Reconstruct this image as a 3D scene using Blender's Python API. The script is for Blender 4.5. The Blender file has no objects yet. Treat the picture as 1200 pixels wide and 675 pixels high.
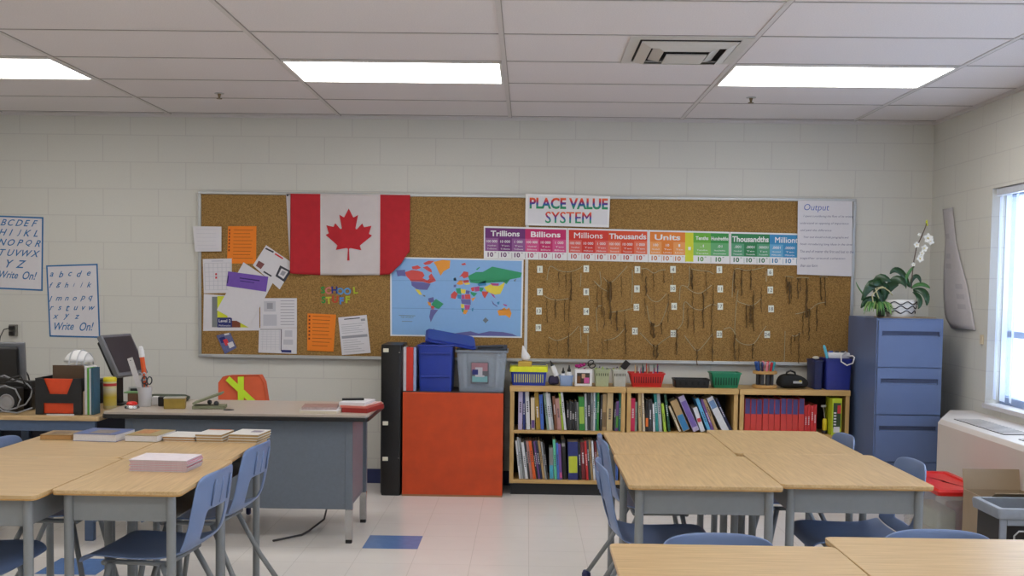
import bpy, bmesh, math, random
from mathutils import Vector, Matrix
random.seed(7)
SC = bpy.context.scene
COL = SC.collection
R = math.radians
# ------------------------------------------------------------------ camera, world, exposure
FPX, CZ = 1234.0, 1.45
YAW, PITCH, ROLL, SHY = 0.0138866, R(3.0), 0.013, 0.0516189
cam_d = bpy.data.cameras.new('camera'); cam = bpy.data.objects.new('camera', cam_d); COL.objects.link(cam)
CR = Matrix.Rotation(YAW, 3, 'Z') @ Matrix.Rotation(math.pi/2 - PITCH, 3, 'X') @ Matrix.Rotation(ROLL, 3, 'Z')
cam.matrix_world = Matrix.Translation((0, 0, CZ)) @ CR.to_4x4()
cam_d.sensor_width = 36; cam_d.lens = FPX/1200*36; cam_d.shift_y = SHY; cam_d.clip_start = .05
SC.camera = cam
SC.view_settings.view_transform = 'Standard'; SC.view_settings.look = 'None'
SC.view_settings.exposure = 0.0; SC.view_settings.gamma = 1.0; SC.view_settings.use_curve_mapping = False
LAMP = 7.6          # strength of the fluorescent diffusers
SKY = 6.0           # overcast daylight outside the window
w = bpy.data.worlds.new('overcast_sky'); SC.world = w; w.use_nodes = True
bg = w.node_tree.nodes['Background']; bg.inputs[0].default_value = (.86, .93, 1, 1); bg.inputs[1].default_value = SKY
SC.cycles.use_denoising = True
SC.cycles.max_bounces = 8; SC.cycles.diffuse_bounces = 5

def ray(px, py):
    return CR @ Vector(((px-600)/FPX, -(py-337.5-SHY*1200)/FPX, -1))
def at(px, py, Y):
    d = ray(px, py); t = Y/d.y; return Vector((d.x*t, Y, CZ+d.z*t))
def atz(px, py, Z):
    d = ray(px, py); t = (Z-CZ)/d.z; return Vector((d.x*t, d.y*t, Z))
def atx(px, py, X):
    d = ray(px, py); t = X/d.x; return Vector((X, d.y*t, CZ+d.z*t))

# ------------------------------------------------------------------ materials
def lin(c):
    return tuple((v/255/12.92 if v/255 <= .04045 else ((v/255+.055)/1.055)**2.4) for v in c) + (1,)
_M = {}
def M(name, rgb=(200, 200, 200), rough=.6, metal=0, var=.06, scale=40, bump=0, alpha=1, trans=0, emit=0, bscale=None):
    if name in _M: return _M[name]
    m = bpy.data.materials.new(name); m.use_nodes = True; nt = m.node_tree; b = nt.nodes['Principled BSDF']
    c = lin(rgb)
    b.inputs['Base Color'].default_value = c; b.inputs['Roughness'].default_value = rough; b.inputs['Metallic'].default_value = metal
    if alpha < 1: b.inputs['Alpha'].default_value = alpha
    if trans: b.inputs['Transmission Weight'].default_value = trans
    if emit:
        b.inputs['Emission Color'].default_value = c; b.inputs['Emission Strength'].default_value = emit
    elif var or bump:
        tc = nt.nodes.new('ShaderNodeTexCoord'); n = nt.nodes.new('ShaderNodeTexNoise')
        n.inputs['Scale'].default_value = scale; n.inputs['Detail'].default_value = 3
        nt.links.new(tc.outputs['Object'], n.inputs['Vector'])
        mx = nt.nodes.new('ShaderNodeMix'); mx.data_type = 'RGBA'
        mx.inputs[6].default_value = tuple(max(0, v*(1-var*2)) for v in c[:3]) + (1,)
        mx.inputs[7].default_value = tuple(min(1, v*(1+var*2)) for v in c[:3]) + (1,)
        nt.links.new(n.outputs['Fac'], mx.inputs[0]); nt.links.new(mx.outputs[2], b.inputs['Base Color'])
        if bump:
            bp = nt.nodes.new('ShaderNodeBump'); bp.inputs['Strength'].default_value = bump; bp.inputs['Distance'].default_value = .004
            n2 = n
            if bscale:
                n2 = nt.nodes.new('ShaderNodeTexNoise'); n2.inputs['Scale'].default_value = bscale
                nt.links.new(tc.outputs['Object'], n2.inputs['Vector'])
            nt.links.new(n2.outputs['Fac'], bp.inputs['Height']); nt.links.new(bp.outputs[0], b.inputs['Normal'])
    _M[name] = m
    return m

def wood(name, a, b_, axis='y', rough=.33, sc=1.0):
    m = bpy.data.materials.new(name); m.use_nodes = True; nt = m.node_tree; p = nt.nodes['Principled BSDF']
    tc = nt.nodes.new('ShaderNodeTexCoord'); mp = nt.nodes.new('ShaderNodeMapping'); n = nt.nodes.new('ShaderNodeTexNoise')
    s = {'x': (3, 60, 60), 'y': (60, 3, 60), 'z': (60, 60, 3)}[axis]
    mp.inputs['Scale'].default_value = tuple(v*sc for v in s)
    n.inputs['Scale'].default_value = 1.6; n.inputs['Detail'].default_value = 6; n.inputs['Roughness'].default_value = .65
    cr = nt.nodes.new('ShaderNodeValToRGB'); cr.color_ramp.elements[0].position = .3; cr.color_ramp.elements[1].position = .68
    cr.color_ramp.elements[0].color = lin(a); cr.color_ramp.elements[1].color = lin(b_)
    nt.links.new(tc.outputs['Object'], mp.inputs[0]); nt.links.new(mp.outputs[0], n.inputs['Vector'])
    nt.links.new(n.outputs['Fac'], cr.inputs[0]); nt.links.new(cr.outputs[0], p.inputs['Base Color'])
    p.inputs['Roughness'].default_value = rough
    return m

def brickmat(name, rgb, mortar, bw, bh, msize, axes, off=(0, 0), offset=.5, rough=.6, bump=.3, noise=.05, nscale=60):
    """painted block / tile pattern; axes = which object coordinates run along and across the courses"""
    m = bpy.data.materials.new(name); m.use_nodes = True; nt = m.node_tree; p = nt.nodes['Principled BSDF']
    tc = nt.nodes.new('ShaderNodeTexCoord'); sp = nt.nodes.new('ShaderNodeSeparateXYZ'); cb = nt.nodes.new('ShaderNodeCombineXYZ')
    nt.links.new(tc.outputs['Object'], sp.inputs[0])
    for i, ax in enumerate(axes):
        ad = nt.nodes.new('ShaderNodeMath'); ad.operation = 'ADD'; ad.inputs[1].default_value = off[i]
        nt.links.new(sp.outputs[ax], ad.inputs[0]); nt.links.new(ad.outputs[0], cb.inputs[i])
    br = nt.nodes.new('ShaderNodeTexBrick'); br.offset = offset; br.offset_frequency = 2; br.squash = 1
    br.inputs['Scale'].default_value = 1; br.inputs['Brick Width'].default_value = bw; br.inputs['Row Height'].default_value = bh
    br.inputs['Mortar Size'].default_value = msize; br.inputs['Mortar Smooth'].default_value = .3
    c = lin(rgb)
    br.inputs['Color1'].default_value = c; br.inputs['Color2'].default_value = c
    br.inputs['Mortar'].default_value = lin(mortar)
    nt.links.new(cb.outputs[0], br.inputs['Vector'])
    n = nt.nodes.new('ShaderNodeTexNoise'); n.inputs['Scale'].default_value = nscale; n.inputs['Detail'].default_value = 4
    nt.links.new(tc.outputs['Object'], n.inputs['Vector'])
    mx = nt.nodes.new('ShaderNodeMix'); mx.data_type = 'RGBA'; mx.blend_type = 'MULTIPLY'; mx.inputs[0].default_value = 1
    mr = nt.nodes.new('ShaderNodeMapRange'); mr.inputs['To Min'].default_value = 1-noise*1.5; mr.inputs['To Max'].default_value = 1+noise
    nt.links.new(n.outputs['Fac'], mr.inputs[0]); nt.links.new(br.outputs['Color'], mx.inputs[6]); nt.links.new(mr.outputs[0], mx.inputs[7])
    nt.links.new(mx.outputs[2], p.inputs['Base Color'])
    if bump:
        bp = nt.nodes.new('ShaderNodeBump'); bp.inputs['Strength'].default_value = bump; bp.inputs['Distance'].default_value = .004
        iv = nt.nodes.new('ShaderNodeMath'); iv.operation = 'SUBTRACT'; iv.inputs[0].default_value = 1
        nt.links.new(br.outputs['Fac'], iv.inputs[1]); nt.links.new(iv.outputs[0], bp.inputs['Height']); nt.links.new(bp.outputs[0], p.inputs['Normal'])
    p.inputs['Roughness'].default_value = rough
    return m

# ------------------------------------------------------------------ mesh builder
_TX = {}
def text_geo(body, shear=0, bold=0, spacing=1.0):
    k = (body, shear, bold, spacing)
    if k in _TX: return _TX[k]
    cu = bpy.data.curves.new('t', 'FONT'); cu.body = body; cu.shear = shear; cu.offset = bold; cu.align_x = 'LEFT'
    cu.space_character = spacing; cu.resolution_u = 3
    o = bpy.data.objects.new('t', cu); COL.objects.link(o)
    bpy.context.view_layer.update()
    me = o.to_mesh()
    vs = [tuple(v.co) for v in me.vertices]; fs = [tuple(p.vertices) for p in me.polygons]
    o.to_mesh_clear(); bpy.data.objects.remove(o); bpy.data.curves.remove(cu)
    _TX[k] = (vs, fs); return _TX[k]

class MB:
    def __init__(s): s.bm = bmesh.new(); s.mi = 0; s.T = Matrix.Identity(4)
    def _new(s, vs, fs, mi=None, T=None):
        mi = s.mi if mi is None else mi
        T = s.T if T is None else s.T @ T
        bv = [s.bm.verts.new(T @ Vector(v)) for v in vs]; out = []
        for f in fs:
            try:
                fc = s.bm.faces.new([bv[i] for i in f]); fc.material_index = mi; out.append(fc)
            except ValueError: pass
        return bv, out
    def box(s, x0, x1, y0, y1, z0, z1, mi=None, T=None):
        vs = [(x, y, z) for z in (z0, z1) for y in (y0, y1) for x in (x0, x1)]
        fs = [(0, 2, 3, 1), (4, 5, 7, 6), (0, 1, 5, 4), (2, 6, 7, 3), (0, 4, 6, 2), (1, 3, 7, 5)]
        s._new(vs, fs, mi, T); return s
    def loft(s, rings, mi=None, cap=True, closed=True, T=None):
        n = len(rings[0]); vs = [v for r in rings for v in r]; fs = []
        for i in range(len(rings)-1):
            for j in range(n if closed else n-1):
                a, b = i*n+j, i*n+(j+1) % n
                fs.append((a, b, b+n, a+n))
        if cap and closed:
            fs.append(tuple(range(n-1, -1, -1))); fs.append(tuple(range((len(rings)-1)*n, len(rings)*n)))
        s._new(vs, fs, mi, T); return s
    def tube(s, pts, r, seg=8, mi=None, rr=None):
        pts = [Vector(p) for p in pts]; rings = []
        up = None
        for i, p in enumerate(pts):
            d = (pts[min(i+1, len(pts)-1)] - pts[max(i-1, 0)]).normalized()
            if up is None: up = Vector((0, 0, 1)) if abs(d.z) < .9 else Vector((1, 0, 0))
            a = d.cross(up).normalized(); b = a.cross(d).normalized(); up = b
            q = r if rr is None else rr[i]
            rings.append([tuple(p + (a*math.cos(t)+b*math.sin(t))*q) for t in [2*math.pi*k/seg for k in range(seg)]])
        return s.loft(rings, mi)
    def lathe(s, prof, c=(0, 0, 0), seg=20, mi=None, sx=1, sy=1, T=None):
        rings = [[(c[0]+r*sx*math.cos(t), c[1]+r*sy*math.sin(t), c[2]+z) for t in [2*math.pi*k/seg for k in range(seg)]] for r, z in prof]
        return s.loft(rings, mi, T=T)
    def prism(s, poly, y0, y1, mi=None, T=None):
        """polygon in x,z extruded in y"""
        n = len(poly)
        vs = [(x, y0, z) for x, z in poly] + [(x, y1, z) for x, z in poly]
        fs = [tuple(range(n)), tuple(range(2*n-1, n-1, -1))] + [(i, i+n, (i+1) % n+n, (i+1) % n) for i in range(n)]
        s._new(vs, fs, mi, T); return s
    def slab(s, poly, z0, z1, mi=None, T=None):
        n = len(poly)
        vs = [(x, y, z0) for x, y in poly] + [(x, y, z1) for x, y in poly]
        fs = [tuple(range(n-1, -1, -1)), tuple(range(n, 2*n))] + [(i, (i+1) % n, (i+1) % n+n, i+n) for i in range(n)]
        s._new(vs, fs, mi, T); return s
    def ppx(s, pts, Y, t=.0012, mi=None):
        """flat sheet whose outline is given by photo points on the upright plane at Y, t thick"""
        P = [at(a, b, Y) for a, b in pts]
        return s.prism([(p.x, p.z) for p in P], Y-t, Y, mi)
    def text(s, body, c, h, w=None, mi=None, rot=0, shear=0, bold=0, flip=None, spacing=1.0, cap='H'):
        """flat lettering facing -Y, centred on c, h high, optionally w wide"""
        if 'M' in body and bold > 0 and len(body) > 1:
            for q in range(-2, 3):
                s.text(body, Vector(c)+Vector((q*bold*h*.28, -.00004*(q+2), (q % 2)*bold*h*.3)), h, w, mi, rot, shear, 0, flip, spacing)
            return s
        vs, fs = text_geo(body, shear, bold, spacing)
        if not vs: return s
        xs = [v[0] for v in vs]; ys = [v[1] for v in vs]
        x0, x1, y0, y1 = min(xs), max(xs), min(ys), max(ys)
        k = h/(y1-y0); kx = w/(x1-x0) if w else k
        T = Matrix.Translation(c) @ (flip if flip is not None else Matrix.Identity(4)) @ Matrix.Rotation(rot, 4, 'Y')
        s._new([((v[0]-(x0+x1)/2)*kx, 0, (v[1]-(y0+y1)/2)*k) for v in vs], fs, mi, T); return s
    def tpx(s, body, px, py, hpx, Y, wpx=None, **k):
        u = .00617*Y/7.6
        return s.text(body, at(px, py, Y), hpx*u, wpx*u if wpx else None, **k)
    def sphere(s, c, r, mi=None, seg=12, sc=(1, 1, 1), z0=-1, T=None):
        prof = []
        n = seg//2
        for i in range(n+1):
            t = math.pi*i/n; z = -math.cos(t)
            if z < z0: continue
            prof.append((max(1e-4, math.sin(t))*r, z*r*sc[2]))
        return s.lathe(prof, c, seg, mi, sc[0], sc[1], T)
    def build(s, name, mats, parent=None, smooth=False, bevel=0, base=True, seg=2, sub=0):
        me = bpy.data.meshes.new(name)
        bmesh.ops.recalc_face_normals(s.bm, faces=s.bm.faces)
        s.bm.to_mesh(me); s.bm.free()
        for m in (mats if isinstance(mats, (list, tuple)) else [mats]): me.materials.append(m)
        if smooth:
            for p in me.polygons: p.use_smooth = True
        o = bpy.data.objects.new(name, me); COL.objects.link(o)
        if parent is not None: o.parent = parent
        elif base and len(me.vertices):
            xs = [v.co.x for v in me.vertices]; ys = [v.co.y for v in me.vertices]; zs = [v.co.z for v in me.vertices]
            c = Vector(((min(xs)+max(xs))/2, (min(ys)+max(ys))/2, min(zs)))
            me.transform(Matrix.Translation(-c)); o.location = c
        if bevel:
            b = o.modifiers.new('b', 'BEVEL'); b.width = bevel; b.segments = seg; b.limit_method = 'ANGLE'; b.angle_limit = R(40)
        if sub:
            b = o.modifiers.new('s', 'SUBSURF'); b.levels = sub; b.render_levels = sub
        if smooth == 'auto':
            try:
                me.set_sharp_from_angle(angle=R(38))
            except Exception: pass
        return o

def tag(o, label, cat=None, group=None, kind=None):
    if label: o['label'] = label
    if cat: o['category'] = cat
    if group: o['group'] = group
    if kind: o['kind'] = kind
    return o
def thing(name, label, cat, loc=(0, 0, 0), rz=0, group=None, scale=1):
    o = bpy.data.objects.new(name, None); COL.objects.link(o); o.empty_display_size = .1
    o.location = loc; o.rotation_euler = (0, 0, rz); o.scale = (scale,)*3
    return tag(o, label, cat, group)
def dup(root, loc, rz, label, group=None, scale=None):
    def cp(o, par):
        c = o.copy(); COL.objects.link(c); c.parent = par
        for ch in list(o.children): cp(ch, c)
        return c
    r = cp(root, None); r.location = loc; r.rotation_euler = (0, 0, rz); r['label'] = label
    if group: r['group'] = group
    if scale: r.scale = scale
    return r
def struct(o): o['kind'] = 'structure'; return o
def rrect(x0, x1, y0, y1, r, n=4):
    out = []
    for cx, cy, a in ((x1-r, y0+r, -90), (x1-r, y1-r, 0), (x0+r, y1-r, 90), (x0+r, y0+r, 180)):
        for k in range(n+1):
            t = R(a+90*k/n); out.append((cx+r*math.cos(t), cy+r*math.sin(t)))
    return out

# ------------------------------------------------------------------ common materials
white_paper = M('white paper', (212, 210, 214), .8, var=.02)
ink = M('ink', (60, 60, 70), .8, var=0)
greyink = M('grey print', (150, 150, 158), .8, var=0)
blueink = M('blue marker', (50, 110, 165), .7, var=0)
black = M('black plastic', (22, 22, 24), .45, var=.03)
dkgrey = M('dark grey plastic', (55, 56, 60), .5)
steel = M('grey painted steel', (128, 132, 134), .45, var=.03)
chrome = M('brushed chrome', (190, 190, 190), .25, 1, var=.02)
alu = M('aluminium', (178, 180, 180), .4, .6, var=.02)
blueplas = M('blue chair plastic', (108, 128, 166), .42, var=.04, scale=15)
capblue = M('dark blue glide', (28, 36, 80), .6)
oakx = wood('oak laminate grain across', (176, 146, 102), (208, 178, 132), 'x')
oaky = wood('oak laminate grain along', (176, 146, 102), (208, 178, 132), 'y')
oakedge = M('oak edging', (186, 144, 84), .5, var=.05)
oakshelf = wood('oak shelf board', (176, 140, 84), (204, 168, 108), 'x', .45)
white_plas = M('white plastic', (225, 225, 225), .4, var=.01)
page = M('page block', (205, 196, 176), .85, var=.08, scale=200)

# ================================================================== SETTING
W_Y, W_XR, W_XL, W_YF, C_Z = 7.60, 2.88, -5.2, -3.2, 2.65
# floor: 12 inch vinyl tiles, two of them blue
mb = MB(); T = .305; ox, oy = -.888, 5.700
i0 = int((W_XL-ox)/T)-1; i1 = int((W_XR-ox)/T)+1; j0 = int((W_YF-oy)/T)-1; j1 = int((W_Y-oy)/T)+1
accent = {(0, 0), (-5, -2)}
xs = sorted(set([W_XL-.1, W_XR+.1]+[ox, ox+T, ox-5*T, ox-4*T])); ys = sorted(set([W_YF-.1, W_Y+.1]+[oy, oy+T, oy-2*T, oy-T]))
for a, b in zip(xs, xs[1:]):
    for c, d in zip(ys, ys[1:]):
        k = 1 if (abs(a-ox) < .01 and abs(c-oy) < .01) or (abs(a-(ox-5*T)) < .01 and abs(c-(oy-2*T)) < .01) else 0
        mb._new([(a, c, 0), (b, c, 0), (b, d, 0), (a, d, 0)], [(0, 1, 2, 3)], k)
mb.box(W_XL-.1, W_XR+.1, W_YF-.1, W_Y+.1, -.1, -.002)
mfl = brickmat('white vinyl tile', (226, 221, 216), (206, 201, 195), T, T, .002, (0, 1), (-ox+T*40, -oy+T*40), 0, .24, .03, .03, 6)
mfb = M('blue vinyl tile', (96, 130, 184), .25, var=.08, scale=25)
struct(mb.build('floor', [mfl, mfb], base=False))
# ceiling slab with recessed-look tiles and grid bars
XB = [-.142+1.22*k for k in range(-5, 4)]; YB = [5.10+.61*k for k in range(-14, 5)]
mb = MB(); mb.box(W_XL-.1, W_XR+.1, W_YF-.1, W_Y+.1, C_Z, C_Z+.1)
for x in XB:
    if W_XL < x < W_XR: mb.box(x-.012, x+.012, W_YF, W_Y, C_Z-.004, C_Z, 1)
for y in YB:
    if W_YF < y < W_Y: mb.box(W_XL, W_XR, y-.009, y+.009, C_Z-.003, C_Z, 1)
for y in YB:
    if W_YF < y < W_Y:
        mb.box(W_XL, W_XR, y-.012, y-.0092, C_Z-.0035, C_Z, 2)
for x in XB:
    if W_XL < x < W_XR: mb.box(x+.0122, x+.016, W_YF, W_Y, C_Z-.0045, C_Z, 2)
mct = M('mineral fibre tile', (222, 217, 217), .95, var=.07, scale=160, bump=.25, bscale=220)
mcb = M('ceiling grid bar', (206, 202, 200), .6, var=.02)
mcs = M('ceiling grid shadow gap', (160, 156, 152), .8, var=0)
struct(mb.build('ceiling', [mct, mcb, mcs], base=False))
blk = (206, 205, 197)
mwb = brickmat('painted block wall', blk, (195, 193, 187), .40, .193, .0035, (0, 2), (4.07, .012), .5, .65, .14, .03, 90)
mws = brickmat('painted block side wall', blk, (195, 193, 187), .40, .193, .0035, (1, 2), (4.0, .012), .5, .65, .14, .03, 90)
mb = MB(); mb.box(W_XL-.1, W_XR+.1, W_Y, W_Y+.12, -.1, C_Z+.1); struct(mb.build('wall_back', mwb, base=False))
mb = MB(); mb.box(W_XL-.12, W_XL, W_YF, W_Y, -.1, C_Z+.1); struct(mb.build('wall_left', mws, base=False))
mb = MB(); mb.box(W_XL-.1, W_XR+.1, W_YF-.12, W_YF, -.1, C_Z+.1); struct(mb.build('wall_front', mwb, base=False))
WY0, WY1, WZ0, WZ1 = -.4, 6.62, .75, 2.09
mb = MB(); X0, X1 = W_XR, W_XR+.22
mb.box(X0, X1, W_YF, W_Y+.1, -.1, WZ0); mb.box(X0, X1, W_YF, W_Y+.1, WZ1, C_Z+.1)
mb.box(X0, X1, WY1, W_Y+.1, WZ0, WZ1); mb.box(X0, X1, W_YF, WY0, WZ0, WZ1)
struct(mb.build('wall_right', mws, base=False))
mbase = M('navy rubber baseboard', (38, 48, 92), .5)
mb = MB(); mb.box(W_XL, W_XR, W_Y-.008, W_Y, 0, .105); struct(mb.build('baseboard_back', mbase, bevel=.002, base=False))
mb = MB(); mb.box(W_XL, W_XL+.008, W_YF, W_Y-.01, 0, .105); struct(mb.build('baseboard_left', mbase, bevel=.002, base=False))
mb = MB(); mb.box(W_XL, W_XR, W_Y-.02, W_Y, C_Z-.022, C_Z-.002); mb.box(W_XR-.02, W_XR, W_YF, W_Y-.02, C_Z-.022, C_Z-.002)
struct(mb.build('trim_1', mcb, base=False))
# window: frame, mullions, panes
wn = thing('window_1', None, None, (0, 0, 0)); struct(wn)
mb = MB(); xf0, xf1 = W_XR+.09, W_XR+.14
mull = [WY1, WY1-.55, WY1-1.75, WY1-2.95, WY1-4.15, WY1-5.35, WY0]
mb.box(xf0, xf1, WY0, WY1, WZ0, WZ0+.05); mb.box(xf0, xf1, WY0, WY1, WZ1-.05, WZ1)
for k, y in enumerate(mull):
    a = max(WY0, y-.03); b = min(WY1, y+.03); mb.box(xf0, xf1, a, b, WZ0+.05, WZ1-.05)
for a, b in zip(mull[1:], mull):
    mb.box(xf0+.005, xf1-.005, a+.03, b-.03, WZ0+.42, WZ0+.46)
struct(mb.build('window_frame', M('blue-grey window frame', (140, 152, 176), .4, .3), wn, bevel=.003))
gm = bpy.data.materials.new('window glass'); gm.use_nodes = True; nt = gm.node_tree; nt.nodes.clear()
o_ = nt.nodes.new('ShaderNodeOutputMaterial'); tr = nt.nodes.new('ShaderNodeBsdfTransparent'); gl = nt.nodes.new('ShaderNodeBsdfGlossy'); mxs = nt.nodes.new('ShaderNodeMixShader')
tr.inputs[0].default_value = (.93, .96, .98, 1); gl.inputs['Roughness'].default_value = .02; mxs.inputs[0].default_value = .06
nt.links.new(tr.outputs[0], mxs.inputs[1]); nt.links.new(gl.outputs[0], mxs.inputs[2]); nt.links.new(mxs.outputs[0], o_.inputs[0])
for a, b in zip(mull[1:], mull):
    mb = MB(); mb.box(xf0+.02, xf0+.026, a+.02, b-.02, WZ0+.04, WZ1-.04); struct(mb.build('pane', gm, wn))
mb = MB(); mb.box(W_XR-.02, xf0, WY0, WY1, WZ0-.025, WZ0+.004); struct(mb.build('trim_2', M('pale window sill', (205, 203, 205), .4), bevel=.004, base=False))

# ------------------------------------------------------------------ vertical blind in front of the glass
vb = thing('vertical_blind', 'white vertical blind of hanging strips over the right-hand window', 'blind', (W_XR+.035, 6.6, WZ1))
mb = MB(); mb.box(-.02, .02, -6.7, 0, -.045, -.002); mb.build('head_rail', M('blind rail', (200, 205, 215), .4), vb, bevel=.003)
mslat = bpy.data.materials.new('translucent blind strip'); mslat.use_nodes = True; nt = mslat.node_tree; p = nt.nodes['Principled BSDF']
p.inputs['Base Color'].default_value = (.80, .84, .92, 1); p.inputs['Roughness'].default_value = .7
ot = nt.nodes['Material Output']; tl = nt.nodes.new('ShaderNodeBsdfTranslucent'); tl.inputs[0].default_value = (.8, .86, .98, 1)
ms = nt.nodes.new('ShaderNodeMixShader'); ms.inputs[0].default_value = .55
nt.links.new(p.outputs[0], ms.inputs[1]); nt.links.new(tl.outputs[0], ms.inputs[2]); nt.links.new(ms.outputs[0], ot.inputs[0])
sl0 = None
for k in range(62):
    y = -.03-.1085*k; ang = R(74 + 9*math.sin(k*1.7))
    if k > 0 and k % 9 == 3: continue
    if sl0 is None:
        mb = MB(); n = 6
        rings = []
        for zz in (-.05, -(WZ1-WZ0)+.03):
            rings.append([(.005*math.cos(math.pi*(i/n-.5)), -.05+.1*i/n, zz) for i in range(n+1)] + [(.005*math.cos(math.pi*(i/n-.5))-.001, -.05+.1*i/n, zz) for i in range(n, -1, -1)])
        mb.loft(rings); o = mb.build('strip', mslat, vb); sl0 = o
    else:
        o = sl0.copy(); COL.objects.link(o); o.parent = vb
    o.location = (0, y, 0); o.rotation_euler = (0, 0, ang-R(90))

# ------------------------------------------------------------------ ceiling things
lens = M('lit diffuser', (255, 253, 249), emit=LAMP)
mfr = M('light frame enamel', (215, 213, 210), .4, var=.01)
def troffer(x, y, label):
    t = thing('ceiling_light', label, 'ceiling light', (x, y, C_Z), 0, 'fluorescent ceiling lights')
    mb = MB(); w2, d2 = .597, .292
    mb.box(-w2, w2, -d2, -d2+.014, -.008, 0); mb.box(-w2, w2, d2-.014, d2, -.008, 0)
    mb.box(-w2, -w2+.014, -d2+.014, d2-.014, -.008, 0); mb.box(w2-.014, w2, -d2+.014, d2-.014, -.008, 0)
    mb.build('light_frame', mfr, t)
    mb = MB(); mb.box(-w2+.015, w2-.015, -d2+.015, d2-.015, -.005, -.0005); mb.build('diffuser', lens, t)
    return t
for x, lb in ((-3.19, 'lit fluorescent panel cut by the left edge of the photo'), (-.752, 'lit fluorescent panel above the flag, middle of three'), (1.69, 'lit fluorescent panel to the right of the square air vent')):
    troffer(x, 6.02, lb)
for x, pl in ((-3.19, 'left'), (-.752, 'middle'), (1.69, 'right')):
    for y, ro in ((3.58, 'second'), (1.14, 'third'), (-1.30, 'fourth')):
        troffer(x, y-.0, 'lit fluorescent panel of the %s column, %s row from the board wall' % (pl, ro))
t = thing('air_vent', 'square white ceiling air vent with stepped louvres beside a lit panel', 'air vent', (.775, 5.405, C_Z))
mb = MB(); mv = M('vent enamel', (198, 196, 190), .5, var=.02)
def ringframe(mb, r0, r1, z0, z1):
    a = [(-r0, -r0, z0), (r0, -r0, z0), (r0, r0, z0), (-r0, r0, z0)]; b = [(-r1, -r1, z1), (r1, -r1, z1), (r1, r1, z1), (-r1, r1, z1)]
    a2 = [(x, y, z+.004) for x, y, z in a]; b2 = [(x, y, z+.004) for x, y, z in b]
    mb.loft([a, b, b2, a2, a], cap=False)
ringframe(mb, .296, .245, -.006, -.006); mb.build('vent_frame', mv, t)
for r0, r1 in ((.235, .185), (.165, .115)):
    mb = MB(); ringframe(mb, r0, r1, -.014, -.034) ; mb.build('louvre', mv, t)
mb = MB(); mb.box(-.10, .10, -.10, .10, -.048, -.042); mb.build('vent_plate', mv, t)
mb = MB(); mb.box(-.25, .25, -.25, .25, -.002, -.0005); mb.build('vent_opening', M('dark duct', (38, 38, 40), .9), t)
for px, py, lb in ((257, 113, 'small sprinkler head on the ceiling at left of the middle light panel'), (880, 118, 'small sprinkler head on the ceiling below the right light panel')):
    p = atz(px, py, C_Z-.02); t = thing('sprinkler_head', lb, 'sprinkler', (p.x, p.y, C_Z), 0, 'ceiling sprinkler heads')
    mb = MB(); mb.lathe([(.03, -.004), (.03, 0)], seg=16); mb.build('escutcheon', alu, t)
    mb = MB(); mb.lathe([(.006, -.03), (.010, -.012), (.012, -.004)], seg=10); mb.lathe([(.018, -.036), (.018, -.032)], seg=12)
    mb.build('nozzle', M('dull brass', (120, 105, 80), .4, .8), t)

# ================================================================== BULLETIN BOARD
BX0, BX1, BZ0, BZ1 = -2.375, 2.335, .905, 2.10
BY = W_Y-.018           # cork face
t = thing('bulletin_board', 'long cork bulletin board in an aluminium frame across the back wall', 'bulletin board', (0, W_Y, BZ0))
mcork = bpy.data.materials.new('cork'); mcork.use_nodes = True; nt = mcork.node_tree; p = nt.nodes['Principled BSDF']
tc = nt.nodes.new('ShaderNodeTexCoord'); n1 = nt.nodes.new('ShaderNodeTexNoise'); n1.inputs['Scale'].default_value = 190; n1.inputs['Detail'].default_value = 3
cr = nt.nodes.new('ShaderNodeValToRGB'); cr.color_ramp.elements[0].position = .36; cr.color_ramp.elements[1].position = .64
cr.color_ramp.elements[0].color = lin((120, 90, 46)); cr.color_ramp.elements[1].color = lin((168, 132, 76))
nt.links.new(tc.outputs['Object'], n1.inputs['Vector']); nt.links.new(n1.outputs['Fac'], cr.inputs[0]); nt.links.new(cr.outputs[0], p.inputs['Base Color'])
p.inputs['Roughness'].default_value = .95
mb = MB(); mb.box(BX0+.01, BX1-.01, BY-W_Y, 0, .01, BZ1-BZ0-.01); mb.build('cork_panel', mcork, t)
mb = MB(); f = .022; H = BZ1-BZ0
mb.box(BX0, BX1, -.028, -.0005, H-f, H); mb.box(BX0, BX1, -.028, -.0005, 0, f)
mb.box(BX0, BX0+f, -.028, -.0005, f, H-f); mb.box(BX1-f, BX1, -.028, -.0005, f, H-f)
mb.build('frame', alu, t, bevel=.003)
mb = MB(); mb.box(-.017, .004, -.021, -.0178, f, H-f); mb.build('joint_strip', M('pale joint strip', (205, 204, 200), .5), t)
mb = MB(); mb.box(BX0+.1, BX1-.1, -.045, -.028, -.002, .012); mb.build('ledge', alu, t, bevel=.003)
SY = BY-.0005            # sheets are pinned on this plane

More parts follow.
